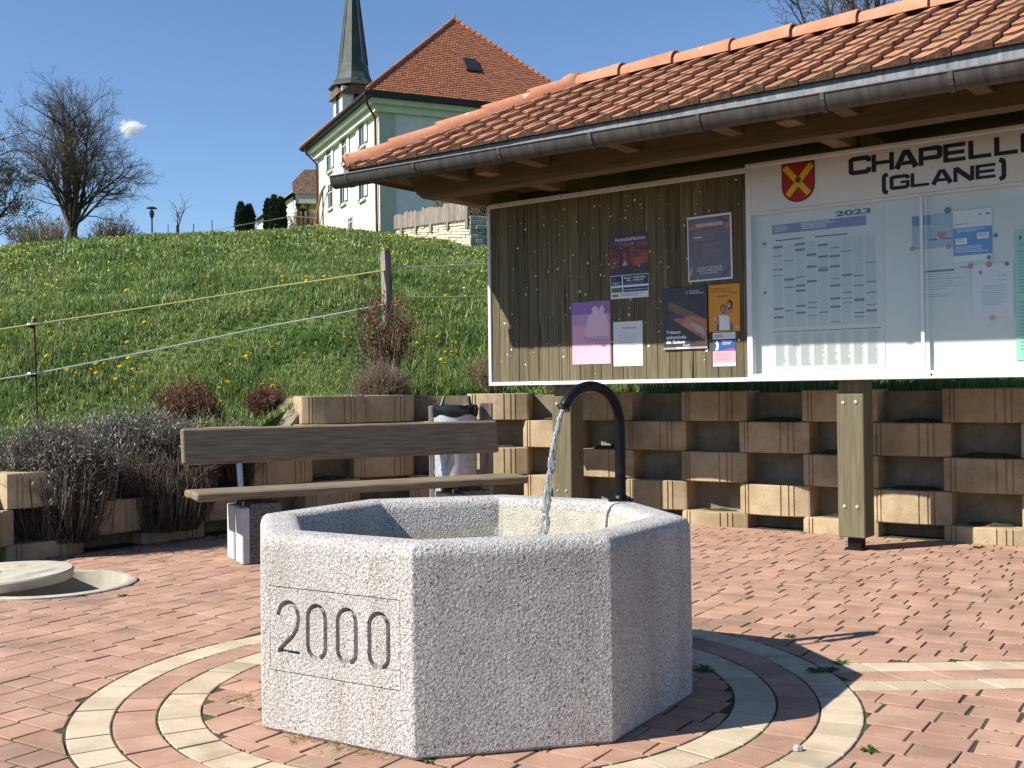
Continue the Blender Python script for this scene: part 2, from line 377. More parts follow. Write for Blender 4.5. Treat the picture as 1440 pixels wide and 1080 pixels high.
def glass_material():
    m = bpy.data.materials.new('case_glass'); m.use_nodes = True
    nt = m.node_tree; N = nt.nodes; L = nt.links; N.remove(N['Principled BSDF'])
    tr = N.new('ShaderNodeBsdfTransparent'); tr.inputs[0].default_value = (0.965, 0.985, 0.98, 1)
    gl = N.new('ShaderNodeBsdfGlossy'); gl.inputs['Roughness'].default_value = 0.02
    lw_ = N.new('ShaderNodeLayerWeight'); lw_.inputs[0].default_value = 0.5
    pw_ = N.new('ShaderNodeMath'); pw_.operation = 'POWER'; pw_.inputs[1].default_value = 4.0; L.new(lw_.outputs['Facing'], pw_.inputs[0])
    fr = N.new('ShaderNodeMapRange'); fr.inputs['To Min'].default_value = 0.035; fr.inputs['To Max'].default_value = 0.6; L.new(pw_.outputs[0], fr.inputs['Value'])
    ms = N.new('ShaderNodeMixShader')
    L.new(fr.outputs[0], ms.inputs[0]); L.new(tr.outputs[0], ms.inputs[1]); L.new(gl.outputs[0], ms.inputs[2])
    L.new(ms.outputs[0], N['Material Output'].inputs[0])
    return m
M_GLASS = glass_material()
def water_material():
    m = bpy.data.materials.new('water'); m.use_nodes = True
    nt = m.node_tree; N = nt.nodes; L = nt.links
    b = N['Principled BSDF']
    b.inputs['Base Color'].default_value = (0.16, 0.17, 0.12, 1); b.inputs['Roughness'].default_value = 0.04
    b.inputs['Transmission Weight'].default_value = 0.55; b.inputs['IOR'].default_value = 1.33
    nz = N.new('ShaderNodeTexNoise'); nz.inputs['Scale'].default_value = 14
    bp = N.new('ShaderNodeBump'); bp.inputs['Distance'].default_value = 0.02
    L.new(nz.outputs['Fac'], bp.inputs['Height']); L.new(bp.outputs[0], b.inputs['Normal'])
    return m
M_WATER = water_material()
def stream_material():
    m = bpy.data.materials.new('falling_water'); m.use_nodes = True
    nt = m.node_tree; N = nt.nodes; L = nt.links; N.remove(N['Principled BSDF'])
    tr = N.new('ShaderNodeBsdfTransparent'); tr.inputs[0].default_value = (0.93, 0.95, 0.96, 1)
    gl = N.new('ShaderNodeBsdfGlossy'); gl.inputs['Roughness'].default_value = 0.06
    df = N.new('ShaderNodeBsdfDiffuse'); df.inputs[0].default_value = (0.75, 0.78, 0.8, 1)
    fr = N.new('ShaderNodeFresnel'); fr.inputs[0].default_value = 1.45
    m1 = N.new('ShaderNodeMixShader'); m1.inputs[0].default_value = 0.24
    L.new(tr.outputs[0], m1.inputs[1]); L.new(df.outputs[0], m1.inputs[2])
    m2 = N.new('ShaderNodeMixShader'); L.new(fr.outputs[0], m2.inputs[0]); L.new(m1.outputs[0], m2.inputs[1]); L.new(gl.outputs[0], m2.inputs[2])
    L.new(m2.outputs[0], N['Material Output'].inputs[0])
    return m
M_STREAM = stream_material()

# ================================================================== SETTING
# ------------------------------------------------------------------ path of the retaining wall (front line, right to left)
W_ANG = rad(-35.86)
W_Q = np.array([1.435, 8.797]); W_D = np.array([math.cos(W_ANG), math.sin(W_ANG)])
PATH = [W_Q + W_D * 12.0, W_Q + W_D * -1.30]
PATH += [np.array(p) for p in [(0.05, 9.70), (-0.32, 9.80), (-0.78, 9.80), (-1.15, 9.68), (-1.50, 9.38), (-2.44, 8.39), (-3.28, 7.23), (-4.40, 5.70), (-9.5, -1.3)]]
_seg = [np.linalg.norm(PATH[i + 1] - PATH[i]) for i in range(len(PATH) - 1)]
_cum = np.concatenate([[0], np.cumsum(_seg)])
S0 = 12.0                                   # path length at wall coordinate u = 0
def path_at(s):
    i = int(np.clip(np.searchsorted(_cum, s, side='right') - 1, 0, len(_seg) - 1))
    t = (s - _cum[i]) / _seg[i]
    return PATH[i] + (PATH[i + 1] - PATH[i]) * t
def path_dir(s, e=0.22):
    d = path_at(s + e) - path_at(s - e)
    return d / np.linalg.norm(d)            # points to the left end of the wall
ROWZ = [0.115, 0.345, 0.585, 0.825, 1.065]  # tops of the block courses
S_A = float(_cum[6]); S_B = float(_cum[8])  # where the wall starts to drop / is down to three courses
def wall_top(s):
    if s < S_A + 0.45: return 1.065
    if s < S_A + 1.25: return 0.825
    return 0.585
_ss = np.linspace(0.05, _cum[-1] - 0.05, 600)
_pp = np.array([path_at(s) for s in _ss])
_az = np.arctan2(_pp[:, 0], _pp[:, 1]); _rr = np.hypot(_pp[:, 0], _pp[:, 1])
_o = np.argsort(_az); AZ_T, R_T, S_T = _az[_o], _rr[_o], _ss[_o]
TOP_T = np.interp(S_T, [0, S_A + 0.3, S_A + 0.75, S_A + 1.3, S_A + 1.7, S_B + 2], [1.05, 1.05, 0.82, 0.80, 0.57, 0.55])
FAC_A = np.array([-1.2, -0.465, -0.40, -0.336, -0.27, -0.174, -0.11, -0.03, 1.2])
FAC_V = np.array([0.60, 0.900, 0.946, 0.972, 0.997, 1.030, 0.965, 0.885, 0.85])
def terrain(x, y):
    x = np.asarray(x, float); y = np.asarray(y, float)
    az = np.arctan2(x, y); r = np.hypot(x, y)
    rw = np.interp(az, AZ_T, R_T); zt = np.interp(az, AZ_T, TOP_T)
    yy = np.maximum(r * np.cos(np.clip(az, -1.0, 1.0)), 9.8); t = yy - 9.8
    h = 1.07 + 0.225 * t - 0.00105 * t * t
    h = np.where(t > 107, 13.1 - 0.0, h)
    h = 1.08 + (h - 1.08) * np.interp(x / np.maximum(y, 1e-3), FAC_A, FAC_V)
    h = h + (0.10 * np.sin(x * 0.31 + y * 0.17) + 0.06 * np.sin(x * 0.8 - y * 0.45)) * np.clip((r - rw) / 12, 0, 1)
    k = np.clip((r - rw - 0.30) / 6.5, 0, 1); k = k * k * (3 - 2 * k)
    return zt * (1 - k) + h * k
def on_hill(px, py, y0=8.0, y1=130.0):
    d = ray(px, py); ys = np.geomspace(y0, y1, 1500)
    P = np.array([0, 0, EYE]) + d[None, :] * (ys / d[1])[:, None]
    z = terrain(P[:, 0], P[:, 1]); below = np.nonzero(P[:, 2] < z)[0]
    i = below[0] if len(below) else len(ys) - 1
    return np.array([P[i, 0], P[i, 1], z[i]])
def ground_at(px, y):
    x = at_y(px, 540, y)[0]
    return np.array([x, y, float(terrain(x, y))])

# hillside sheet, from just behind the wall to far beyond the crest
nA, nR = 260, 200
az = np.linspace(rad(-82), rad(82), nA)
rw = np.interp(az, AZ_T, R_T) + 0.50
tt = np.linspace(0, 1, nR)
Vh = np.zeros((nR, nA, 3))
for j in range(nR):
    r = rw * (420.0 / rw) ** tt[j]
    Vh[j, :, 0] = r * np.sin(az); Vh[j, :, 1] = r * np.cos(az)
Vh[:, :, 2] = terrain(Vh[:, :, 0], Vh[:, :, 1])
Vh = np.concatenate([Vh[:1] * np.array([1, 1, 0]) + np.array([0, 0, -0.05]), Vh]); nR += 1      # earth face behind the blocks
idx = np.arange(nR * nA).reshape(nR, nA)
Fh = np.stack([idx[:-1, :-1], idx[:-1, 1:], idx[1:, 1:], idx[1:, :-1]], -1).reshape(-1, 4)
hill = link(bpy.data.objects.new('hillside', np_mesh('hillside', Vh.reshape(-1, 3), Fh, M_GRASSG, smooth=True)))
tag(hill, kind='structure')

# ------------------------------------------------------------------ paved square
FC = np.array([-0.1656, 4.0125]); F_R = 0.80; F_TH = 3.7597; F_H = 0.634
MH_C = np.array([-2.66, 6.33]); MH_R = 0.47
def square_sheet():
    n = 48; bm = bmesh.new()
    ring = [bm.verts.new((MH_C[0] + (MH_R - 0.02) * math.cos(2 * math.pi * k / n), MH_C[1] + (MH_R - 0.02) * math.sin(2 * math.pi * k / n), -0.0045)) for k in range(n)]
    corners = [(400, 400), (-400, 400), (-400, -400), (400, -400)]
    out = [bm.verts.new((x, y, -0.0045)) for x, y in corners]
    for k in range(n): bm.edges.new((ring[k], ring[(k + 1) % n]))
    for k in range(4): bm.edges.new((out[k], out[(k + 1) % 4]))
    bmesh.ops.triangle_fill(bm, use_beauty=True, use_dissolve=False, edges=bm.edges[:])
    bmesh.ops.recalc_face_normals(bm, faces=bm.faces)
    if sum(f.normal.z for f in bm.faces) < 0: bmesh.ops.reverse_faces(bm, faces=bm.faces)
    me = bpy.data.meshes.new('pavement'); bm.to_mesh(me); bm.free(); me.materials.append(C_JOINT); return me
square = link(bpy.data.objects.new('pavement', square_sheet())); tag(square, kind='structure')

def clip(poly, n, d):            # keep the part with n.p <= d
    out = []
    for i in range(len(poly)):
        a, b = poly[i], poly[(i + 1) % len(poly)]
        da, db = a @ n - d, b @ n - d
        if da <= 0: out.append(a)
        if da * db < 0: out.append(a + (b - a) * (da / (da - db)))
    return out
def area(p):
    return 0.5 * sum(p[i][0] * p[(i + 1) % len(p)][1] - p[(i + 1) % len(p)][0] * p[i][1] for i in range(len(p)))
def paver_geo(poly, ch=0.0028, top=0.0, bot=-0.03):
    c = sum(poly) / len(poly); n = len(poly); ins = []
    for p in poly:
        d = p - c; l = np.linalg.norm(d); ins.append(c + d * max(0.1, 1 - ch * 1.35 / max(l, 1e-4)))
    v = [(p[0], p[1], bot) for p in poly] + [(p[0], p[1], top - ch * 0.55) for p in poly] + [(p[0], p[1], top) for p in ins]
    f = [tuple(range(2 * n, 3 * n))]
    for i in range(n):
        j = (i + 1) % n
        f += [(i, j, n + j, n + i), (n + i, n + j, 2 * n + j, 2 * n + i)]
    return v, f
# field of mixed-length pavers, rows at -33 degrees
PA = rad(-33.0); pd = np.array([math.cos(PA), math.sin(PA)]); pn = np.array([-math.sin(PA), math.cos(PA)])
PITCH_R = 0.128
BAND_Y0, BAND_Y1, BAND_X1 = 3.925, 4.318, 9.0
pavers = []                       # (polygon, material index)
lineN = np.array([-W_D[1], W_D[0]]); lineD = lineN @ W_Q            # right wall: keep n.p <= d
segL = [(PATH[i], PATH[i + 1]) for i in range(2, len(PATH) - 1)]
R_OUT, R_IN = 1.368, 0.942
def cut(poly):
    c = sum(poly) / len(poly)
    q = clip(poly, lineN, lineD - 0.03)
    for a, b in segL:
        if len(q) < 3: return None
        d = (b - a) / np.linalg.norm(b - a); n = np.array([d[1], -d[0]])   # outward (away from the square)
        t = (c - a) @ d
        if -0.3 < t < np.linalg.norm(b - a) + 0.3: q = clip(q, n, n @ a - 0.03)
    if len(q) < 3: return None
    rc = c - FC; r = np.linalg.norm(rc)
    rr = rc / max(r, 1e-6)
    if r > 1.155:
        if r < R_OUT + 0.15: q = clip(q, -rr, -(rr @ FC + R_OUT + 0.006))
    else:
        q = clip(q, rr, rr @ FC + R_IN - 0.006)
    if len(q) < 3: return None
    if c[0] > FC[0] + 1.1 and BAND_Y0 - 0.15 < c[1] < BAND_Y1 + 0.15:
        if c[1] > (BAND_Y0 + BAND_Y1) / 2: q = clip(q, np.array([0, -1.0]), -(BAND_Y1 + 0.006))
        else: q = clip(q, np.array([0, 1.0]), BAND_Y0 - 0.006)
        if len(q) < 3: return None
    mr = c - MH_C; m = np.linalg.norm(mr)
    if m < MH_R + 0.25:
        mr = mr / m; q = clip(q, -mr, -(mr @ MH_C + MH_R + 0.006))
        if len(q) < 3: return None
    if area(q) < 0.0018: return None
    return q
for k in range(-60, 95):
    y0 = k * PITCH_R; x = -16.0 + RNG.uniform(0, 0.2)
    while x < 12:
        l = RNG.choice([0.138, 0.158, 0.188], p=[0.35, 0.35, 0.3])
        g_ = RNG.uniform(0.003, 0.006); a, b = x + g_, x + l - g_; j = RNG.normal(0, 0.002, 4)
        c0 = pd * (x + l / 2) + pn * (y0 + PITCH_R / 2)
        x += l
        if not (0.8 < c0[1] < 10.6 and -6.5 < c0[0] < 6.5): continue
        if abs(c0[0]) > 0.62 * c0[1] + 1.1: continue
        if np.linalg.norm(c0 - FC) < 0.60: continue
        poly = [pd * (a + j[0]) + pn * (y0 + 0.0044), pd * (b + j[1]) + pn * (y0 + 0.0044), pd * (b + j[2]) + pn * (y0 + PITCH_R - 0.0044), pd * (a + j[3]) + pn * (y0 + PITCH_R - 0.0044)]
        q = cut(poly)
        if q is not None: pavers.append(q)
def screen_size(q):
    c = sum(q) / len(q)
    if c[1] < 1.5 or abs(c[0] / c[1]) > 0.48: return 0.0
    if np.linalg.norm(c - FC) < 0.78: return 0.0
    py = 540 + FPX * EYE / c[1]
    if py > 1085: return 0.0
    if abs((c - FC)[0]) < 0.55 and FC[1] < c[1] < FC[1] + 2.2: return 0.0       # behind the basin
    return abs(area(q)) / c[1] ** 3
order = sorted(range(len(pavers)), key=lambda i: -screen_size(pavers[i]))
for n_, i in enumerate(order[:300]):
    q = pavers[i]; c = sum(q) / len(q); zz = RNG.normal(0, 0.0009); tl = RNG.normal(0, 0.0025, 2)
    v, f = paver_geo([p - c for p in q])
    v = [(x, y, z + zz + x * tl[0] + y * tl[1]) for x, y, z in v]
    MB().add(v, f).obj('paving_brick', C_BRICK, square, loc=(c[0], c[1], 0))
rest = MB()
for i in order[300:]:
    q = pavers[i]; c = sum(q) / len(q); zz = RNG.normal(0, 0.0009); tl = RNG.normal(0, 0.0025, 2)
    v, f = paver_geo(q)
    rest.add([(x, y, z + zz + (x - c[0]) * tl[0] + (y - c[1]) * tl[1]) for x, y, z in v], f)
tag(rest.obj('paving_bricks', C_BRICK, square), kind='stuff')
# three concentric courses round the basin: cream, red, cream
for r0, r1, m_, off in ((0.945, 1.082, C_CREAM, 0.1), (1.090, 1.224, C_BRICK, 0.4), (1.232, 1.365, C_CREAM, 0.7)):
    ang = off; n = int(2 * math.pi * (r0 + r1) / 2 / 0.152)
    for k in range(n):
        a0 = off + 2 * math.pi * (k + RNG.uniform(-0.10, 0.10) * 0) / n; a1 = off + 2 * math.pi * (k + 1) / n
        g = 0.0042 / ((r0 + r1) / 2)
        am = (a0 + a1) / 2
        pts = [(r0, a0 + g), (r1, a0 + g), (r1, am), (r1, a1 - g), (r0, a1 - g), (r0, am)]
        P = [FC + np.array([math.cos(a), math.sin(a)]) * r for r, a in pts]
        c = sum(P) / len(P); zz = RNG.normal(0, 0.0012)
        if abs(c[0] / c[1]) > 0.55: continue
        v, f = paver_geo([p - c for p in P]); v = [(x, y, z + zz) for x, y, z in v]
        MB().add(v, f).obj('ring_paver', m_, square, loc=(c[0], c[1], 0))
for row, m_ in ((0, C_CREAM), (1, C_BRICK), (2, C_CREAM)):
    y0 = BAND_Y0 + row * 0.131; x = FC[0] + 1.30 + (0.0, 0.06, 0.03)[row]; sh = 0.045
    while x < 4.2:
        l = 0.186
        P = [np.array(p) for p in [(x + 0.004 + sh, y0 + 0.003), (x + l - 0.004 + sh, y0 + 0.003), (x + l - 0.004, y0 + 0.128), (x + 0.004, y0 + 0.128)]]
        cc = sum(P) / 4; rr = (cc - FC) / np.linalg.norm(cc - FC)
        P = clip(P, -rr, -(rr @ FC + 1.371)); x += l
        if len(P) < 3 or area(P) < 0.003: continue
        c = sum(P) / len(P); v, f = paver_geo([p - c for p in P])
        MB().add(v, f).obj('band_paver', m_, square, loc=(c[0], c[1], RNG.normal(0, 0.0012)))

# ------------------------------------------------------------------ retaining wall of plantable blocks
wall = empty('retaining_wall', (W_Q[0], W_Q[1], 0), 0, 'curved retaining wall of tan concrete plant blocks, every other pocket left open', 'retaining wall')
wl = Vector((W_Q[0], W_Q[1], 0))
def block_mesh(h, w=0.562):
    hw = w / 2; xs = [-hw, -hw + 0.012]
    for g in (-0.225, -0.195, 0.075, 0.135, 0.175):
        xs += [g - 0.007, g - 0.004, g + 0.004, g + 0.007]
    xs += [-0.1, 0.0, hw - 0.012, hw]; xs = sorted(xs)
    prof = []
    for x in xs:
        y = -0.034 * (1 - (x / hw) ** 2) + 0.02 * (abs(x) / hw) ** 6
        for g in (-0.225, -0.195, 0.075, 0.135, 0.175):
            if abs(x - g) < 0.005: y += 0.010
        prof.append((x, y))
    b = 0.006; n = len(prof)
    lo = [(x, y + b * 0.8, 0.0) for x, y in prof]; l1 = [(x, y, b) for x, y in prof]
    h1 = [(x, y, h - b) for x, y in prof]; hi = [(x, y + b * 0.8, h) for x, y in prof]
    bk = [(hw, 0.28, 0.0), (-hw, 0.28, 0.0)]; bt = [(hw, 0.28, h), (-hw, 0.28, h)]
    m = MB(); v = lo + l1 + h1 + hi + bk + bt; f = []
    for r in range(3):
        for i in range(n - 1): f.append((r * n + i, r * n + i + 1, (r + 1) * n + i + 1, (r + 1) * n + i))
    B = 4 * n
    f.append(tuple(range(3 * n, 4 * n)) + (B + 2, B + 3)); f.append(tuple(reversed(range(n))) + (B + 1, B + 0))
    f.append((B, B + 1, B + 3, B + 2))
    f.append((n - 1, B, B + 2, 4 * n - 1, 3 * n - 1, 2 * n - 1)); f.append((0, n, 2 * n, 3 * n, B + 3, B + 1))
    m.add(v, f); me = m.mesh('planter_block'); me.materials.append(M_WALL); return me
me_blk = block_mesh(0.234); me_low = block_mesh(0.175)
soil = MB(); gaps = []
for r_, zt in enumerate(ROWZ):
    odd = (r_ % 2 == 0)
    c0 = 0.178 if odd else 0.678                  # block centres along u (right wall), period 1.015
    k0 = -18; 
    for k in range(-18, 9):
        for isgap in (False, True):
            u = c0 + 1.015 * k + (0.5075 if isgap else 0); s = S0 - u
            if s < 4.6 or s > _cum[-1] - 5.6: continue
            p = path_at(s); d = path_dir(s)
            if zt > wall_top(s) + 0.01: continue
            out = np.array([d[1], -d[0]])         # away from the square
            pxx = 720 + FPX * p[0] / p[1]
            if isgap and not (r_ == 4 and 385 < pxx < 470):
                gaps.append((p, d, out, zt, r_)); continue
            az_ = math.atan2(-d[1], -d[0])
            q = p + RNG.normal(0, 0.004, 2)
            inst('planter_block', me_low if r_ == 0 else me_blk, wall, Vector((q[0], q[1], zt - (0.18 if r_ == 0 else 0.2385))) - wl, az_ + RNG.normal(0, 0.008) - (0.30 if isgap else 0))
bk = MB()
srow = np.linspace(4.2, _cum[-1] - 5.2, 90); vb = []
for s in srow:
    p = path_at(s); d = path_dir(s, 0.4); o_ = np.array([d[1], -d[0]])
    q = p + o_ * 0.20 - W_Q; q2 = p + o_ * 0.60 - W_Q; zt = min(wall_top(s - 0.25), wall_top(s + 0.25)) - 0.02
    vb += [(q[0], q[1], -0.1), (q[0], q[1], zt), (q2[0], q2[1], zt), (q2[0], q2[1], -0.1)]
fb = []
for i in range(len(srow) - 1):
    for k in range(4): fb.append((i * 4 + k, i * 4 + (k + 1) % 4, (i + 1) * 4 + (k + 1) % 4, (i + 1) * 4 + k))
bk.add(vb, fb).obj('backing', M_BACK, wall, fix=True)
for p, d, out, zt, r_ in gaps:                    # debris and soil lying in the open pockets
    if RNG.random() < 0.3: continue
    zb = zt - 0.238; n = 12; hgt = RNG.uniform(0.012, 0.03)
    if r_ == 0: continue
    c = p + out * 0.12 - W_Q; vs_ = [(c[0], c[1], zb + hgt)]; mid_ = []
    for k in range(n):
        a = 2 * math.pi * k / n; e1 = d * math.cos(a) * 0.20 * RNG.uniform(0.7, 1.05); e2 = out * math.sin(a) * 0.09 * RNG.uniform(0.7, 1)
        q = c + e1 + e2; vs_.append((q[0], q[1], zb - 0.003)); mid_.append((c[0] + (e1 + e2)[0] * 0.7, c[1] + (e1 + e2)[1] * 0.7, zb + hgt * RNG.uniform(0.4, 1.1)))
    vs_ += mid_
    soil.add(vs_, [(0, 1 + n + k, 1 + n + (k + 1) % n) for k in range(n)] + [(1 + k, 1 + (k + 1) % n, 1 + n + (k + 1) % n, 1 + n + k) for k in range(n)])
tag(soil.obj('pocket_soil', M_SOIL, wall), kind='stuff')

# ================================================================== FOUNTAIN
fount = empty('stone_fountain', (FC[0], FC[1], 0), 0, 'octagonal granite fountain basin carved with the year 2000', 'fountain')
def octa(r, z, rc=0.007, th=F_TH):
    P = []
    cs = [np.array([math.cos(th + k * math.pi / 4), math.sin(th + k * math.pi / 4)]) * r for k in range(8)]
    for k in range(8):
        c, a, b = cs[k], cs[k - 1], cs[(k + 1) % 8]
        da = (a - c) / np.linalg.norm(a - c); db = (b - c) / np.linalg.norm(b - c)
        P += [c + da * rc, c + (da + db) * rc * 0.29, c + db * rc]
    return [(p[0], p[1], z) for p in P]
def basin_mesh():
    prof = [(F_R - 0.012, 0.0), (F_R, 0.012), (F_R + 0.002, 0.2), (F_R, F_H - 0.045), (F_R - 0.003, F_H - 0.03), (F_R - 0.010, F_H - 0.014), (F_R - 0.024, F_H - 0.004),
            (F_R - 0.05, F_H), (F_R - 0.105, F_H + 0.001), (F_R - 0.135, F_H - 0.004), (F_R - 0.152, F_H - 0.016), (F_R - 0.163, F_H - 0.04), (F_R - 0.20, 0.30), (F_R - 0.26, 0.26)]
    n = 24; vs = []
    for r, z in prof: vs += octa(r, z)
    f = []
    for i in range(len(prof) - 1):
        for k in range(n): f.append((i * n + k, i * n + (k + 1) % n, (i + 1) * n + (k + 1) % n, (i + 1) * n + k))
    f.append(tuple(reversed(range(n)))); f.append(tuple(range((len(prof) - 1) * n, len(prof) * n)))
    return MB().add(vs, f).mesh('basin')
# engraving on the face between corner 0 and corner 1 (cutters are closed solids)
ca = np.array([math.cos(F_TH), math.sin(F_TH)]) * F_R; cb = np.array([math.cos(F_TH + math.pi / 4), math.sin(F_TH + math.pi / 4)]) * F_R
fx = (cb - ca) / np.linalg.norm(cb - ca); SIDE = float(np.linalg.norm(cb - ca)); fn = np.array([fx[1], -fx[0]])     # fn: outward
TF = Matrix(((fx[0], -fn[0], 0, ca[0]), (fx[1], -fn[1], 0, ca[1]), (0, 0, 1, 0), (0, 0, 0, 1)))   # local x along face, y into stone, z up
def strip_solid(mb, pts, w, depth, closed):
    pts = [np.array(p) for p in pts]; n = len(pts); L = []; R = []
    for i in range(n):
        a = pts[i - 1] if (closed or i > 0) else pts[i]; b = pts[(i + 1) % n] if (closed or i < n - 1) else pts[i]
        d = (b - a) / max(np.linalg.norm(b - a), 1e-9); nn = np.array([-d[1], d[0]])
        L.append(pts[i] + nn * w / 2); R.append(pts[i] - nn * w / 2)
    vs = []
    for l, r in zip(L, R):
        m = (l + r) / 2
        vs += [(l[0], -0.02, l[1]), (r[0], -0.02, r[1]), ((r * .75 + l * .25)[0], depth, (r * .75 + l * .25)[1]), ((l * .75 + r * .25)[0], depth, (l * .75 + r * .25)[1])]
    fs = []
    for i in range(n if closed else n - 1):
        j = (i + 1) % n
        for k in range(4): fs.append((i * 4 + k, i * 4 + (k + 1) % 4, j * 4 + (k + 1) % 4, j * 4 + k))
    if not closed: fs += [(0, 1, 2, 3), tuple(reversed([(n - 1) * 4 + k for k in range(4)]))]
    mb.add(vs, fs, 0, TF)
cut_m = MB()
X0, X1, Z0, Z1 = 0.041, 0.565, 0.200, 0.467
strip_solid(cut_m, [(X0, Z0), (X1, Z0), (X1, Z1), (X0, Z1)], 0.006, 0.008, True)
def stadium(cx, z0, z1, w):
    r = w / 2; P = []
    for k in range(9): a = math.pi * k / 8; P.append((cx + r * math.cos(a), z1 - r + r * math.sin(a)))
    for k in range(9): a = math.pi + math.pi * k / 8; P.append((cx + r * math.cos(a), z0 + r + r * math.sin(a)))
    return P
dz0, dz1 = 0.258, 0.420
two = [(0.076, 0.375)] + [(0.120 - 0.043 * math.cos(a), 0.374 + 0.046 * math.sin(a)) for a in np.linspace(0.25, math.pi + 0.15, 12)] + [(0.155, 0.340), (0.136, 0.314), (0.106, 0.290), (0.086, 0.272), (0.078, dz0 + 0.006)]
strip_solid(cut_m, two, 0.020, 0.022, False)
strip_solid(cut_m, [(0.074, dz0 + 0.006), (0.168, dz0 + 0.006)], 0.017, 0.022, False)
for cx in (0.238, 0.360, 0.485): strip_solid(cut_m, stadium(cx, dz0, dz1, 0.072), 0.020, 0.022, True)
def boolean(me, cutter):
    a = bpy.data.objects.new('a', me); COL.objects.link(a)
    bm = bmesh.new(); bm.from_mesh(cutter); bmesh.ops.recalc_face_normals(bm, faces=bm.faces); bm.to_mesh(cutter); bm.free()
    b = bpy.data.objects.new('b', cutter); COL.objects.link(b)
    md = a.modifiers.new('cut', 'BOOLEAN'); md.operation = 'DIFFERENCE'; md.solver = 'EXACT'; md.use_self = True; md.object = b
    dg = bpy.context.evaluated_depsgraph_get()
    r = bpy.data.meshes.new_from_object(a.evaluated_get(dg))
    bpy.data.objects.remove(a); bpy.data.objects.remove(b)
    return r
bme = basin_mesh()
bm = bmesh.new(); bm.from_mesh(bme); bmesh.ops.recalc_face_normals(bm, faces=bm.faces); bm.to_mesh(bme); bm.free()
bme2 = boolean(bme, cut_m.mesh('cutter'))
bme2.name = 'basin'
if len(bme2.materials) == 0: bme2.materials.append(M_GRAN)
else: bme2.materials[0] = M_GRAN
smooth_mesh(bme2, 32)
basin = link(bpy.data.objects.new('basin', bme2), fount)
wn_ = basin.modifiers.new('weighted', 'WEIGHTED_NORMAL'); wn_.keep_sharp = True; wn_.weight = 80
# lime crust band along the inside of the far walls, following the water line
lc = MB()
for z0, z1, r0, r1 in ((0.425, 0.512, F_R - 0.1835, F_R - 0.1735),):
    A = octa(r0 - 0.002, z0, 0.02); B = octa(r1 - 0.002, z1, 0.02); n = 24
    lc.add(A + B, [(k, (k + 1) % n, n + (k + 1) % n, n + k) for k in range(n)])
lc.obj('lime_band', M_LIME, basin)
# pale crust under the spout; sharp end also puts sunlit tone into the colour
sp = MB(); A = octa(F_R - 0.1745, 0.505, 0.02); B = octa(F_R - 0.1655, 0.592, 0.02)
ks = [k % 24 for k in range(11, 17)]
for a_, b_ in zip(ks, ks[1:]): sp.add([A[a_], A[b_], B[b_], B[a_]], [(0, 1, 2, 3)])
sp.obj('splash_crust', M_LIME, basin)
wt = MB(); P = octa(F_R - 0.188, 0.445, 0.02); wt.add(P, [tuple(range(24))]).obj('basin_water', M_WATER, fount)
# cracks running down the inner wall
ck = MB()
for k, t in ((4, 0.86), (5, 0.12)):
    a0 = F_TH + k * math.pi / 4; a1 = a0 + math.pi / 4; pts = []
    for i in range(7):
        z = F_H - 0.02 - i * 0.027; rr_ = F_R - 0.152 - (F_H - 0.02 - z) * 0.145 + (0.004 if i else 0.012)
        p = np.array([math.cos(a0), math.sin(a0)]) * rr_ * (1 - t) + np.array([math.cos(a1), math.sin(a1)]) * rr_ * t
        pts.append((p[0] + random.uniform(-.004, .004), p[1], z))
    ck.tube(pts, 0.0016, 4)
tag(ck.obj('crack', M_SOIL, basin), kind='stuff')
# spout: flange, pipe, nozzle lip
sb = np.array([0.432, 4.431]) - FC; tow = -sb / np.linalg.norm(sb)
pts = [(sb[0], sb[1], F_H), (sb[0], sb[1], 0.80), (sb[0], sb[1], 0.945)]
RA = 0.150
for k in range(1, 15):
    a = math.pi * 0.86 * k / 14; h = RA * (1 - math.cos(a))
    pts.append((sb[0] + tow[0] * h, sb[1] + tow[1] * h, 0.945 + RA * math.sin(a)))
spout = MB().tube(pts, 0.0215, 14).obj('spout_pipe', M_PIPE, fount, smooth=True)
e = Vector(pts[-1]); ed = (Vector(pts[-1]) - Vector(pts[-2])).normalized()
MB().tube([e - ed * 0.012, e - ed * 0.004, e + ed * 0.002], [0.0225, 0.0265, 0.0265], 14).obj('spout_lip', M_PIPE, spout, smooth=True)
MB().lathe([(0.0, 0.0), (0.052, 0.0), (0.052, 0.008), (0.046, 0.012), (0.030, 0.014), (0.026, 0.024), (0.0, 0.024)], 24, T=Matrix.Translation((sb[0], sb[1], F_H - 0.002))).obj('flange', M_PIPE, spout, smooth=True)
for k in range(4):
    a = k * math.pi / 2 + 0.5
    MB().lathe([(0, 0), (0.007, 0), (0.006, 0.006), (0, 0.007)], 6, T=Matrix.Translation((sb[0] + 0.041 * math.cos(a), sb[1] + 0.041 * math.sin(a), F_H + 0.008))).obj('flange_bolt', M_PIPE, spout)
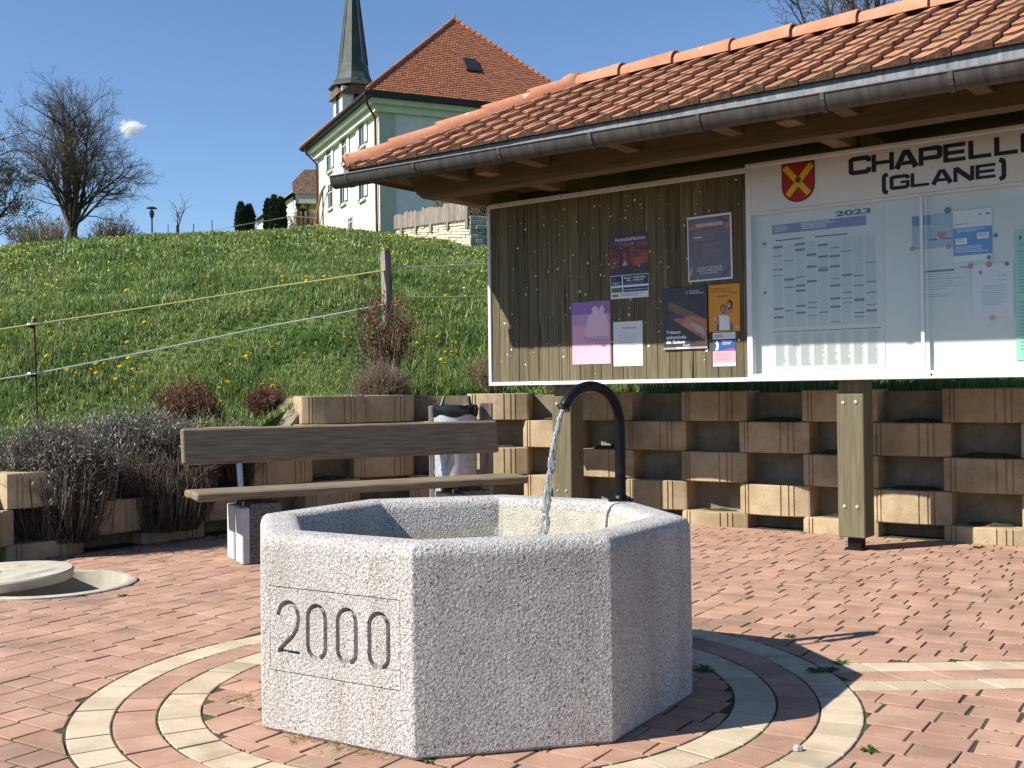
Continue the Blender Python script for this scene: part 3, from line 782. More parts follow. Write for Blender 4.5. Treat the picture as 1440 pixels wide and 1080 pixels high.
# falling water: a twisting rope of water breaking up into drops
e0 = e + ed * 0.0; hd = Vector((tow[0], tow[1], 0)); st = MB(); v0 = 0.62
Tm = 0.335; 
def jet(t): return e0 + hd * (v0 * t * 0.62) + Vector((0, 0, -0.55 * t - 4.9 * t * t * 0.93))
npt = 34; strands = 5
for s_ in range(strands):
    pp = []; rr_ = []
    for i in range(npt):
        t = Tm * i / (npt - 1); p = jet(t); a = s_ * 2.1 + i * 0.75; w = 0.004 + 0.016 * (i / npt) ** 1.5
        pp.append(p + Vector((math.cos(a) * w, math.sin(a) * w, 0)) + Vector((random.uniform(-1, 1), random.uniform(-1, 1), 0)) * 0.003 * (i / npt) * 2)
        rr_.append((0.0085 if s_ == 0 else 0.0055) * (1 - 0.25 * i / npt) * random.uniform(0.6, 1.4))
    st.tube(pp, rr_, 7)
for i in range(130):
    t = Tm * random.uniform(0.45, 1.0); p = jet(t) + Vector((random.gauss(0, 1), random.gauss(0, 1), random.gauss(0, 1))) * (0.004 + 0.022 * (t / Tm) ** 2)
    r = random.uniform(0.0018, 0.0055)
    st.lathe([(0.0005, -r), (r * 0.8, -r * 0.5), (r, 0.2 * r), (r * 0.6, r * 0.8), (0.0005, r * 1.5)], 6, T=Matrix.Translation(p))
tag(st.obj('water_jet', M_STREAM, fount, smooth=80), kind='stuff')

# ================================================================== NOTICE SHELTER (local x along the board, y to the back, z up)
B_ANG = -0.6575
B_O = np.array([-0.182, 9.065])
shelter = empty('notice_shelter', (B_O[0], B_O[1], 0), B_ANG, 'timber notice-board shelter with orange tiled hip roof and zinc gutter', 'shelter')
POSTS = (0.68, 3.008, 5.336)
for pu in POSTS:
    m = MB().box(pu - 0.09, pu + 0.09, 0.079, 0.229, 0.085, 2.95, 0.006)
    post = m.obj('post', M_POST, shelter)
    MB().box(pu - 0.09, pu + 0.09, 0.049, 0.0785, 0.085, 1.035, 0.005).obj('cover_board', M_POST, post)
    MB().box(pu - 0.045, pu + 0.045, 0.094, 0.184, 0.0, 0.10, 0.004).box(pu - 0.06, pu + 0.06, 0.08, 0.20, 0.0, 0.012).obj('post_foot', M_PIPE, post)
    for dx in (-0.045, 0.04):
        for z in (0.29, 0.975 if dx < 0 else 0.98):
            MB().lathe([(0, -0.009), (0.011, -0.007), (0.014, 0.0), (0, 0.0)], 8, T=RT((pu + dx, 0.049, z), rx=-math.pi / 2)).obj('bolt_head', M_BOLT, post, smooth=True)
# left panel: vertical planks in a white frame
PZ0, PZ1 = 1.125, 2.615
panel = MB().box(0.01, 2.30, 0.030, 0.045, PZ0 + 0.01, PZ1 - 0.01).obj('wood_panel', M_PLANK, shelter)
x = 0.012; i = 0
while x < 2.30:
    w = min(0.0985, 2.304 - x)
    MB().box(x + 0.0012, x + w - 0.0012, random.uniform(-0.001, 0.0012), 0.0295, PZ0 + 0.012, PZ1 - 0.012, 0.003).obj('plank', M_PLANK, panel)
    x += w
fw = 0.036
fr = MB()
fr.box(0.0, fw * 0.8, -0.016, 0.047, PZ0, PZ1, 0.003)
fr.obj('frame_bar', M_ALU, panel)
MB().box(fw * 0.8, 2.316, -0.0155, 0.046, PZ0, PZ0 + fw * 0.82, 0.003).obj('frame_bar', M_ALU, panel)
MB().box(fw * 0.8, 2.316, -0.0155, 0.046, PZ1 - fw, PZ1, 0.003).obj('frame_bar', M_ALU, panel)
def screw(x, z, y, par):
    MB().lathe([(0, -0.0025), (0.005, -0.002), (0.006, 0.0), (0, 0.0)], 8, T=RT((x, y, z), rx=-math.pi / 2)).obj('screw', M_SCREW, par)
for x in (0.14, 0.75, 1.36, 2.1): screw(x, PZ1 - 0.018, -0.0155, panel); screw(x + 0.3, PZ0 + 0.015, -0.0155, panel)
for z in (1.2, 1.7, 2.2, 2.55): screw(0.014, z, -0.016, panel)
sc_m = MB()                     # torn paper corners, staples and drawing pins left on the boards
for k in range(210):
    if k < 150:
        u, z = random.gauss(1.25, 0.55), random.uniform(1.25, 2.5)
    else:
        u, z = random.uniform(0.1, 2.25), random.uniform(1.2, 2.55)
    if not 0.06 < u < 2.26: continue
    r = random.choice([0.004, 0.005, 0.006, 0.008, 0.011]); n = 6; a0 = random.random() * 6
    sc_m.add([(u + r * random.uniform(.5, 1.1) * math.cos(a0 + k2), -0.0025 - random.random() * .002, z + r * random.uniform(.5, 1.1) * math.sin(a0 + k2)) for k2 in range(6)], [tuple(reversed(range(6)))])
tag(sc_m.obj('paper_scraps', M_STAPLE, panel), kind='stuff')
# glazed showcase
SX0, SX1 = 2.317, 4.962
case = MB().box(SX0 + 0.012, SX1 - 0.012, 0.034, 0.047, 1.14, 2.62).obj('showcase', M_BACKP, shelter)
YF = -0.030
for (a, b, c, d) in ((SX0, SX0 + 0.042, 1.125, 2.634), (SX1 - 0.042, SX1, 1.125, 2.634)):
    MB().box(a, b, YF, 0.046, c, d, 0.004).obj('frame_bar', M_ALU, case)
for (c, d) in ((1.125, 1.178), (2.277, 2.292), (2.606, 2.634)):
    MB().box(SX0 + 0.042, SX1 - 0.042, YF + 0.001, 0.044, c, d, 0.004).obj('frame_bar', M_ALU, case)
head = MB().box(SX0 + 0.042, SX1 - 0.042, YF + 0.006, 0.03, 2.292, 2.606).obj('sign_panel', M_WHITE, case)
GLY = {'C': [[(.95, .66), (.95, .82), (.85, .9), (.15, .9), (.05, .82), (.05, .18), (.15, .1), (.85, .1), (.95, .18), (.95, .34)]],
       'G': [[(.95, .68), (.95, .82), (.85, .9), (.15, .9), (.05, .82), (.05, .18), (.15, .1), (.85, .1), (.95, .18), (.95, .48), (.55, .48)]],
       'H': [[(.06, 0), (.06, 1)], [(.94, 0), (.94, 1)], [(.06, .5), (.94, .5)]],
       'A': [[(.03, 0), (.42, .9), (.58, .9), (.97, 0)], [(.22, .28), (.78, .28)]],
       'P': [[(.06, 0), (.06, 1)], [(.06, .9), (.84, .9), (.94, .82), (.94, .47), (.84, .39), (.06, .39)]],
       'E': [[(.06, 0), (.06, 1)], [(.06, .9), (.97, .9)], [(.06, .5), (.92, .5)], [(.06, .1), (.97, .1)]],
       'L': [[(.06, 0), (.06, 1)], [(.06, .1), (.97, .1)]],
       'N': [[(.06, 0), (.06, 1)], [(.94, 0), (.94, 1)], [(.08, .95), (.92, .05)]],
       '(': [[(.95, 1.18), (.45, 1.08), (.3, .95), (.3, .05), (.45, -.08), (.95, -.18)]], ')': [[(.05, 1.18), (.55, 1.08), (.7, .95), (.7, .05), (.55, -.08), (.05, -.18)]]}
def wide_text(body, x, z, w, h, sv, shh, y):
    """heavy extended capitals drawn with broad strokes"""
    adv = {'(': 0.34, ')': 0.34}; tot = sum(adv.get(c, 1.0) for c in body) + 0.15 * (len(body) - 1); k = w / tot; m = MB(); lay = 0
    for c in body:
        cw = adv.get(c, 1.0) * k
        for pl in GLY[c]:
            P = [np.array([x + a * cw, z + b * h]) for a, b in pl]; L_, R_ = [], []
            for i in range(len(P)):
                def off(d): d = d / np.linalg.norm(d); return np.array([-d[1], d[0]]) * (sv * abs(d[1]) + shh * abs(d[0])) / 2
                o1 = off(P[i] - P[i - 1]) if i > 0 else off(P[i + 1] - P[i]); o2 = off(P[i + 1] - P[i]) if i < len(P) - 1 else o1
                n1 = (o1 + o2) / 2; sc = (np.linalg.norm(o1) + np.linalg.norm(o2)) / 2 / max(np.linalg.norm(n1), 1e-6); n1 = n1 * min(sc, 1.35) ** 2
                L_.append(P[i] + n1); R_.append(P[i] - n1)
            vs_ = [(p[0], y - lay * 0.00006, p[1]) for p in L_] + [(p[0], y - lay * 0.00006, p[1]) for p in R_]; n_ = len(P); lay += 1
            m.add(vs_, [(i, i + 1, n_ + i + 1, n_ + i) for i in range(n_ - 1)])
        x += cw + 0.15 * k
    return m
wide_text('CHAPELLE', 3.060, 2.462, 1.175, 0.112, 0.030, 0.024, YF + 0.0045).obj('lettering', M_NAVY, head)
wide_text('(GLANE)', 3.268, 2.334, 0.745, 0.088, 0.024, 0.018, YF + 0.0045).obj('lettering', M_NAVY, head)
# coat of arms: red shield, yellow saltire, roundel
cx, ct, cb_, hw = 2.703, 2.590, 2.335, 0.112
sh = [(cx - hw, ct), (cx + hw, ct)] + [(cx + hw * math.cos(a), 2.44 + (0.105) * -math.sin(a)) for a in np.linspace(0.0, math.pi / 2, 7)][0:] + [(cx - hw * math.cos(a), 2.44 - 0.105 * math.sin(a)) for a in np.linspace(math.pi / 2, 0, 7)][1:]
def face_poly(mb, poly, y, mi=0):
    mb.add([(x, y, z) for x, z in poly], [tuple(range(len(poly)))], mi)
crest = MB()
grow = [(cx + (x - cx) * 1.05, 2.46 + (z - 2.46) * 1.05) for x, z in sh]
face_poly(crest, grow[::-1], YF + 0.0048, 2); face_poly(crest, sh[::-1], YF + 0.0040, 0)
def band(p, q, w):
    p = np.array(p); q = np.array(q); d = (q - p) / np.linalg.norm(q - p); n = np.array([-d[1], d[0]]) * w / 2
    return [tuple(p + n), tuple(p - n), tuple(q - n), tuple(q + n)]
face_poly(crest, band((cx - hw + 0.016, ct - 0.018), (cx + 0.076, 2.378), 0.040), YF + 0.0034, 1)
face_poly(crest, band((cx + hw - 0.016, ct - 0.018), (cx - 0.076, 2.378), 0.040), YF + 0.0031, 1)
face_poly(crest, [(cx + 0.021 * math.cos(a), 2.478 + 0.021 * math.sin(a)) for a in np.linspace(0, 2 * math.pi, 15)[:-1]], YF + 0.0026, 3)
crest.obj('coat_of_arms', [flat('crest_red', (0.36, 0.018, 0.02), 0.5), flat('crest_yellow', (0.72, 0.47, 0.02), 0.5), M_INK, flat('crest_bronze', (0.09, 0.075, 0.03), 0.5)], head)
MB().box(SX0 + 0.044, 3.546, YF + 0.010, YF + 0.0135, 1.178, 2.277).obj('glass_door', M_GLASS, case)
MB().box(3.505, SX1 - 0.044, YF + 0.0165, YF + 0.020, 1.178, 2.277).obj('glass_door', M_GLASS, case)
MB().box(3.500, 3.522, YF + 0.002, YF + 0.0095, 1.180, 2.275, 0.002).obj('door_stile', M_ALU, case)
MB().lathe([(0, -0.003), (0.007, -0.003), (0.008, 0.0), (0, 0.0)], 10, T=RT((3.56, YF, 1.152), rx=-math.pi / 2)).obj('case_lock', M_SCREW, case)
MB().box(5.0, 6.0, 0.0, 0.03, PZ0, PZ1, 0.003).obj('side_panel', M_PLANK, shelter)
# ---- roof
EU0, EU1, EY0, EY1, EZ, RZ, RY = -0.48, 6.50, -1.15, 1.43, 2.795, 3.475, 0.14
RU0, RU1 = 0.81, 5.21
deck = MB()
top = [(EU0, EY0, EZ), (EU1, EY0, EZ), (EU1, EY1, EZ), (EU0, EY1, EZ), (RU0, RY, RZ), (RU1, RY, RZ)]
bot = [(x, y, z - 0.028) for x, y, z in top]
F6 = [(0, 1, 5, 4), (1, 2, 5), (2, 3, 4, 5), (3, 0, 4)]
deck.add(top + bot, F6 + [tuple(6 + i for i in reversed(f)) for f in F6] + [(0, 6, 7, 1), (1, 7, 8, 2), (2, 8, 9, 3), (3, 9, 6, 0)])
deck = deck.obj('roof', M_BEAM, shelter)
slope = math.atan2(RZ - EZ, RY - EY0); SL = math.hypot(RZ - EZ, RY - EY0)
TW, TX, TL = 0.207, 0.2015, 0.245
def tile_profile(x):          # x 0..1 across one tile: low on the left, stepped roll on the right
    if x < 0.25: return 0.0
    if x < 0.96: return 0.027 * min(1.0, (x - 0.25) / 0.50) ** 1.2
    return 0.004
def tile_geo(x0, x1):
    xs = [x for x in (0.0, 0.12, 0.25, 0.42, 0.58, 0.75, 0.95, 0.965) if x > x0 + 0.03]; xs = [x0] + [x for x in xs if x < x1 + 0.04]
    v = []; n = len(xs)
    for y, lift in ((0.0, 0.024), (0.015, 0.026), (TL, 0.005)):
        for x in xs:
            z = tile_profile(x) + lift + (random.uniform(-0.0015, 0.0015) if y < 0.01 else 0)
            v += [(x * TW, y, z), (x * TW, y, lift - 0.020 if y < 0.1 else lift - 0.005)]
    f = []; mi = []
    for r in range(2):
        for i in range(n - 1):
            a = (r * n + i) * 2; b = a + 2; c = a + 2 * n; d = b + 2 * n
            f += [(a, b, d, c), (a + 1, c + 1, d + 1, b + 1)]; mi += [0, 0]
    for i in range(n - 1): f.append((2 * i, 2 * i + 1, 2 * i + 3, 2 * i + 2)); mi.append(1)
    for r in range(2):
        a = r * n * 2; c = a + 2 * n; f.append((a, c, c + 1, a + 1)); mi.append(0)
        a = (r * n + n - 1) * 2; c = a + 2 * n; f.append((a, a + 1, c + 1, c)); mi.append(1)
    return v, f, mi
def tile_mesh(x0):
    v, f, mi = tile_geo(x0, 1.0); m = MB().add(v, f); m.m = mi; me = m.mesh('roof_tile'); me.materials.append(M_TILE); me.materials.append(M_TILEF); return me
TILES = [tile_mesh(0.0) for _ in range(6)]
ncol = int((EU1 - EU0) / TW) + 1; off = (1.139 - EU0) % TW
for r in range(7):
    d = r * TX - 0.035; y = EY0 + d * math.cos(slope); z = EZ + d * math.sin(slope)
    fr_ = max(0, d / SL); hl = EU0 + (RU0 - EU0) * (fr_ + 0.03); hr = EU1 - (EU1 - RU1) * (fr_ + 0.03)
    for c in range(-1, ncol):
        u = EU0 + off + c * TW - (TW if False else 0)
        if u + TW < hl + 0.02 or u > hr - 0.02 or u > 5.9: continue
        x0 = max(0.0, (hl - u) / TW); x1 = min(1.0, (hr - u) / TW)
        T_ = (slope, random.gauss(0, 0.006), random.gauss(0, 0.006))
        loc = (u, y + random.gauss(0, 0.002), z)
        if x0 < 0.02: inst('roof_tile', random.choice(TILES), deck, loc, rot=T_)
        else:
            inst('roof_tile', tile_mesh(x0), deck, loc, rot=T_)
# courses on the three slopes turned away
oth = MB()
def courses(A, B, C, D):
    A, B, C, D = map(Vector, (A, B, C, D)); nn = (B - A).cross(D - A).normalized()
    for r in range(7):
        t0, t1 = r / 7, (r + 1) / 7 + 0.02
        a, b = A.lerp(D, t0), B.lerp(C, t0); c, d = B.lerp(C, min(t1, 1)), A.lerp(D, min(t1, 1))
        oth.add([a + nn * .004, b + nn * .004, b + nn * .04, a + nn * .04, c + nn * .014, d + nn * .014], [(0, 1, 2, 3), (3, 2, 4, 5)])
courses(top[1], top[2], top[5], top[5]); courses(top[2], top[3], top[4], top[5]); courses(top[3], top[0], top[4], top[4])
tag(oth.obj('rear_tile_courses', M_TILE, deck), kind='stuff')
def cap_geo(L, r0, r1, th=0.013):
    v = []; n = 9
    for x, r in ((0, r0), (L * 0.06, r0 * 1.0), (L, r1)):
        for q in (r, r - th):
            for k in range(n):
                a = math.pi * (-0.04 + 1.08 * k / (n - 1)); v.append((x, q * math.cos(a), q * math.sin(a) * 0.92))
    f = []
    for s in range(2):
        o = s * 2 * n
        for k in range(n - 1):
            f += [(o + k, o + k + 1, o + 2 * n + k + 1, o + 2 * n + k), (o + n + k, o + 3 * n + k, o + 3 * n + k + 1, o + n + k + 1)]
        f += [(o, o + 2 * n, o + 3 * n, o + n), (o + n - 1, o + 2 * n - 1, o + 4 * n - 1, o + 3 * n - 1)]
    for k in range(n - 1):
        f += [(k, n + k, n + k + 1, k + 1), (4 * n + k, 4 * n + k + 1, 5 * n + k + 1, 5 * n + k)]
    return v, f
# ridge tiles: wide end to the right, lapping the next one
v, f = cap_geo(0.50, 0.088, 0.112); cme = MB().add(v, f).mesh('ridge_tile'); cme.materials.append(M_RIDGE); smooth_mesh(cme, 50)
for k in range(10):
    inst('ridge_tile', cme, deck, (RU0 - 0.06 + 0.46 * k, RY, RZ + 0.012 - 0.004), rot=(random.gauss(0, .01), random.gauss(0, .006), random.gauss(0, .006)))
v, f = cap_geo(0.46, 0.110, 0.085); hme = MB().add(v, f).mesh('hip_tile'); hme.materials.append(M_RIDGE); smooth_mesh(hme, 50)
for (ex, ey, ux) in ((EU0, EY0, RU0), (EU1, EY0, RU1), (EU0, EY1, RU0), (EU1, EY1, RU1)):
    d = Vector((ux - ex, RY - ey, RZ - EZ)); Lh = d.length; dn = d.normalized(); q = dn.to_track_quat('X', 'Z').to_euler()
    for k in range(5):
        p = Vector((ex, ey, EZ)) + dn * (Lh * k / 5 + (0.015 if k == 0 else 0)) + Vector((0, 0, 0.012))
        inst('hip_tile', hme, deck, p, rot=q)
MB().lathe([(0.001, 0.11), (0.05, 0.105), (0.09, 0.08), (0.115, 0.03), (0.118, -0.03)], 16, T=Matrix.Translation((RU0 - 0.03, RY, RZ + 0.0))).obj('hip_starter_tile', mat('lichen_tile', (0.30, 0.14, 0.08), 0.9, (0.42, 0.24, 0.15), scale=12, speck=[((0.13, 0.12, 0.08), 20, 0.5, 0.65)]), deck, smooth=True)
# end cap of the lowest hip tile
MB().lathe([(0.001, 0.0), (0.098, 0.0), (0.098, 0.012), (0.001, 0.012)], 14, T=Matrix.Translation((EU0 + 0.012, EY0 + 0.012, EZ + 0.045)) @ Matrix.Rotation(rad(45), 4, 'Z') @ Matrix.Rotation(rad(78), 4, 'Y')).obj('hip_end_cap', M_RIDGE, deck)
# gutter, falling slightly to the right, and the flashing strip above it
gut = MB(); n = 9; us = np.linspace(EU0 - 0.035, EU1, 14); vs_ = []
for u in us:
    zl = 2.730 - 0.0115 * (u - EU0)
    for k in range(n):
        a = math.pi * k / (n - 1); vs_.append((u, EY0 - 0.062 - 0.064 * math.cos(a), zl - 0.088 * math.sin(a)))
    for k in range(n):
        a = math.pi * (n - 1 - k) / (n - 1); vs_.append((u, EY0 - 0.062 - 0.061 * math.cos(a), zl - 0.085 * math.sin(a)))
m2 = 2 * n; fs_ = []
for i in range(len(us) - 1):
    for k in range(m2): fs_.append((i * m2 + k, i * m2 + (k + 1) % m2, (i + 1) * m2 + (k + 1) % m2, (i + 1) * m2 + k))
fs_ += [tuple(range(m2)), tuple(reversed(range((len(us) - 1) * m2, len(us) * m2)))]
gut.add(vs_, fs_)
gutter = gut.obj('gutter', M_ZINC, shelter, smooth=30, fix=True)
bead = MB().tube([(u, EY0 - 0.126, 2.732 - 0.0115 * (u - EU0)) for u in (EU0 - 0.035, EU1)], 0.0075, 8).obj('gutter_bead', M_ZINC, gutter, smooth=True)
ec = MB(); pl = [(EY0 - 0.062 - 0.064 * math.cos(math.pi * k / 8), -0.088 * math.sin(math.pi * k / 8)) for k in range(9)]
ec.add([(EU0 - 0.039, y, z + 2.730) for y, z in pl] + [(EU0 - 0.034, y, z + 2.730) for y, z in pl], [tuple(range(9)), tuple(reversed(range(9, 18)))] + [(k, k + 9, (k + 1) % 9 + 9, (k + 1) % 9) for k in range(9)])
ec.obj('gutter_end', M_ZINC, gutter)
for bu in (-0.344, 0.347, 1.121, 1.857, 2.618, 3.375, 4.053, 4.80, 5.54, 6.25):
    zl = 2.730 - 0.0115 * (bu - EU0)
    b = MB(); A = []
    for u in (bu - 0.012, bu + 0.012):
        for rr_ in (0.0, 0.006):
            for k in range(9):
                a = math.pi * k / 8; A.append((u, EY0 - 0.062 - (0.065 + rr_) * math.cos(a), zl - (0.089 + rr_) * math.sin(a)))
    ff = []
    for k in range(8): ff += [(k, k + 1, 10 + k, 9 + k), (18 + k, 27 + k, 28 + k, 19 + k), (9 + k, 10 + k, 28 + k, 27 + k)]
    b.add(A, ff).obj('gutter_bracket', M_ZINC, gutter)
MB().box(EU0 - 0.01, EU1, EY0 - 0.006, EY0 - 0.001, 2.655, EZ + 0.012).obj('flashing', M_FLASH, shelter)
MB().box(EU0 - 0.006, EU0 - 0.001, EY0, EY1, EZ - 0.06, EZ - 0.004).obj('side_fascia', M_BEAM, shelter)
# timbers: purlins, rafters with cut tails, hip rafter
def shaped_beam(name, x0, x1, y0, y1, z0, z1, m_=M_BEAM):
    c = 0.09; poly = [(x0 + c * 1.6, z0), (x1, z0), (x1, z1), (x0, z1), (x0, z1 - 0.05), (x0 + 0.03, z1 - 0.075), (x0 + c, z0 + 0.035), (x0 + c * 1.2, z0 + 0.03)]
    n = len(poly); v = [(x, y0, z) for x, z in poly] + [(x, y1, z) for x, z in poly]
    MB().add(v, [tuple(range(n)), tuple(reversed(range(n, 2 * n)))] + [(i, n + i, n + (i + 1) % n, (i + 1) % n) for i in range(n)]).obj(name, m_, shelter, fix=True)
shaped_beam('purlin', -0.18, 6.2, -0.76, -0.62, 2.575, 2.79)
shaped_beam('purlin', -0.18, 6.2, 0.90, 1.04, 2.575, 2.79)
MB().box(0.60, 5.42, 0.08, 0.20, 3.22, 3.42, 0.004).obj('ridge_beam', M_BEAM, shelter)
for pu in POSTS:
    MB().box(pu - 0.06, pu + 0.06, -0.92, 1.2, 2.655, 2.80, 0.004).obj('cross_beam', M_RAFT, shelter)
for k in range(-1, 8):
    ru = 0.408 + 0.737 * k
    if not 0 < ru < 6.1: continue
    f0 = 0.07; yS = EY0 + 0.12; zS = EZ + (yS - EY0) * math.tan(slope) - 0.030
    fr_top = min(1.0, (ru - EU0) / (RU0 - EU0), (EU1 - ru) / (EU1 - RU1)); yE = EY0 + fr_top * (RY - EY0) - 0.01; zE = EZ + (yE - EY0) * math.tan(slope) - 0.030
    w = 0.045; hgt = 0.125
    poly = [(yS, zS), (yE, zE), (yE, zE - hgt), (yS + 0.16, zS - hgt + 0.07), (yS + 0.10, zS - hgt + 0.05), (yS, zS - 0.07)]
    n = 6; v = [(ru - w, y, z) for y, z in poly] + [(ru + w, y, z) for y, z in poly]
    MB().add(v, [tuple(range(n)), tuple(reversed(range(n, 2 * n)))] + [(i, n + i, n + (i + 1) % n, (i + 1) % n) for i in range(n)]).obj('rafter', M_RAFT, shelter, fix=True)
    # tail block under the gutter with its bolt
    MB().box(ru - 0.05, ru + 0.05, -1.06, -0.78, 2.655, 2.785, 0.004).obj('tail_block', M_BEAM, shelter)
    MB().lathe([(0, -0.006), (0.007, -0.005), (0.009, 0.0), (0, 0.0)], 8, T=RT((ru - 0.012, -1.06, 2.72), rx=-math.pi / 2)).obj('bolt_head', M_BOLT, shelter)
d = Vector((RU0 - EU0, RY - EY0, RZ - EZ)); dn = d.normalized()
hq = dn.to_track_quat('X', 'Z').to_matrix().to_4x4()
hr_ = MB(); poly = [(0.13, -0.035), (1.9, -0.035), (1.9, -0.20), (0.46, -0.20), (0.36, -0.165), (0.30, -0.15), (0.20, -0.09), (0.13, -0.075)]
n = len(poly); v = [(x, -0.055, z) for x, z in poly] + [(x, 0.055, z) for x, z in poly]
hr_.add(v, [tuple(range(n)), tuple(reversed(range(n, 2 * n)))] + [(i, n + i, n + (i + 1) % n, (i + 1) % n) for i in range(n)], T=Matrix.Translation((EU0, EY0, EZ)) @ hq)
hr_.obj('hip_rafter', M_RAFT, shelter, fix=True)
for k, yy in enumerate((-0.2, 0.45)):
    MB().box(EU0 + 0.1, 0.62, yy - 0.045, yy + 0.045, 2.685, 2.765, 0.003).obj('outrigger', M_BEAM, shelter)
MB().box(-0.10, 0.02, -0.6195, 0.899, 2.60, 2.775, 0.004).obj('side_purlin', M_RAFT, shelter)

# ================================================================== POSTERS AND NOTICES (each a thing hung on the board or inside the case)
BR = Matrix.Translation((B_O[0], B_O[1], 0)) @ Matrix.Rotation(B_ANG, 4, 'Z')
class Sheet:
    def __init__(s, name, label, cat, u, z, w, h, y, paper, thick=0.0025, tilt=0.0, group=None):
        s.root = empty(name, BR @ Vector((u, y, z)), B_ANG, label, cat, group)
        s.root.rotation_euler = (0, tilt, B_ANG)
        s.w, s.h, s.t = w, h, thick; s.lay = thick + 0.0004; s.pr = MB(); s.mats = []; s.tx = {}
        nx, nz = 5, 5; vs = []
        for k in range(nz):
            for i in range(nx): vs.append((w * i / (nx - 1), -thick, h * k / (nz - 1)))
        m = MB().box(0, w, -thick, 0.0, 0, h, min(0.0006, thick / 4)); m.obj('sheet', paper, s.root)
    def mi(s, m):
        if m not in s.mats: s.mats.append(m)
        return s.mats.index(m)
    def poly(s, pts, m):
        p = [(x * s.w, z * s.h) for x, z in pts]
        if sum(p[i][0] * p[(i + 1) % len(p)][1] - p[(i + 1) % len(p)][0] * p[i][1] for i in range(len(p))) < 0: p = p[::-1]
        s.pr.add([(x, -s.lay, z) for x, z in p], [tuple(range(len(p)))], s.mi(m)); s.lay += 0.00012; return s
    def rect(s, x0, x1, z0, z1, m): return s.poly([(x0, z0), (x1, z0), (x1, z1), (x0, z1)], m)
    def disc(s, x, z, r, m, n=12, sq=1.0): return s.poly([(x + r / s.w * s.h * 0.7 * math.cos(2 * math.pi * k / n) * sq, z + r * math.sin(2 * math.pi * k / n)) for k in range(n)], m)
    def lines(s, x0, x1, z0, z1, n, m, hgt=0.3, rag=0.35):
        st = (z1 - z0) / n
        for k in range(n):
            s.rect(x0, x1 - (x1 - x0) * random.random() * rag, z1 - st * (k + hgt), z1 - st * k, m); s.lay -= 0.00012
        s.lay += 0.00012
        return s
    def text(s, body, x, z, w, h, m, bold=0.0):
        V, F = text_geo(body, w * s.w, h * s.h, bold)
        s.tx.setdefault(m, MB()).add([(a + x * s.w, -s.lay - 0.0002, c + z * s.h) for a, b, c in V], F); s.lay += 0.00012; return s
    def done(s):
        if s.pr.f: s.pr.obj('print', s.mats, s.root)
        for m, mb in s.tx.items(): mb.obj('lettering', m, s.root)
        return s.root
def ink(name, r, g, b, rough=0.5): return flat('ink_' + name, (r, g, b), rough, 0.35)
I_NAVY = ink('deep_navy', 0.018, 0.035, 0.12); I_WHITE = ink('white', 0.74, 0.75, 0.77); I_TEAL = ink('green', 0.05, 0.18, 0.10)
I_ORG = ink('sunset_orange', 0.42, 0.10, 0.035); I_RUST = ink('rust', 0.25, 0.06, 0.04); I_PLUM = ink('plum', 0.07, 0.03, 0.06)
P_FILM = mat('film_poster_paper', (0.10, 0.035, 0.06), 0.45, (0.40, 0.11, 0.05), scale=9, stretch=(0.6, 1, 2.2), lo=0.42, hi=0.62)
s = Sheet('film_festival_poster', 'film festival poster with red sunset sky above dark blue text boxes', 'poster', 1.190, 1.766, 0.330, 0.476, -0.001, P_FILM)
s.rect(0, 1, 0, 0.37, I_WHITE).rect(0, 1, 0.37, 0.50, ink('slate', 0.05, 0.055, 0.08)).rect(0, 1, 0.86, 1.0, ink('dusk_blue', 0.07, 0.05, 0.11))
s.rect(0.01, 0.30, 0.21, 0.36, I_NAVY).rect(0.33, 0.99, 0.21, 0.36, I_NAVY).rect(0.02, 0.31, 0.10, 0.175, I_TEAL).rect(0.34, 0.99, 0.10, 0.175, I_NAVY)
s.poly([(0.26, 0.40), (0.55, 0.40), (0.57, 0.62), (0.50, 0.78), (0.40, 0.82), (0.30, 0.77), (0.24, 0.60)], I_PLUM).poly([(0.32, 0.50), (0.48, 0.50), (0.50, 0.60), (0.44, 0.72), (0.37, 0.72)], I_RUST)
s.poly([(0.31, 0.52), (0.46, 0.52), (0.39, 0.60)], ink('pale_blue', 0.35, 0.40, 0.50)).rect(0.36, 0.375, 0.58, 0.78, I_ORG).rect(0.54, 0.56, 0.56, 0.76, I_ORG)
s.text('FestivalduFilmVert', 0.14, 0.905, 0.80, 0.055, I_WHITE, 0.01).text('Le cinema pour un futur durable', 0.08, 0.86, 0.82, 0.022, ink('soft_grey', 0.3, 0.3, 0.36))
s.text('BULLE - FRIBOURG', 0.37, 0.305, 0.56, 0.034, I_WHITE, 0.02).text('PRIL - ROMONT', 0.43, 0.265, 0.46, 0.030, I_WHITE, 0.02).lines(0.36, 0.95, 0.215, 0.25, 2, ink('soft_grey', 0.3, 0.3, 0.36))
s.text('2021', 0.05, 0.225, 0.2, 0.045, I_WHITE, 0.0).text('www.festivaldufilmvert.ch', 0.36, 0.122, 0.62, 0.03, I_WHITE).rect(0.05, 0.2, 0.03, 0.07, I_ORG).lines(0.25, 0.95, 0.02, 0.075, 2, M_GREYT).lines(0.05, 0.2, 0.225, 0.33, 1, I_TEAL); s.done()
P_GRD = mat('notice_slate_paper', (0.065, 0.07, 0.10), 0.28, (0.11, 0.10, 0.13), scale=6, spec=0.5)
s = Sheet('laminated_notice', 'laminated slate grey notice headed RECHERCHE with orange ribbon corners', 'notice', 1.852, 1.848, 0.350, 0.468, -0.001, I_WHITE, tilt=-0.012)
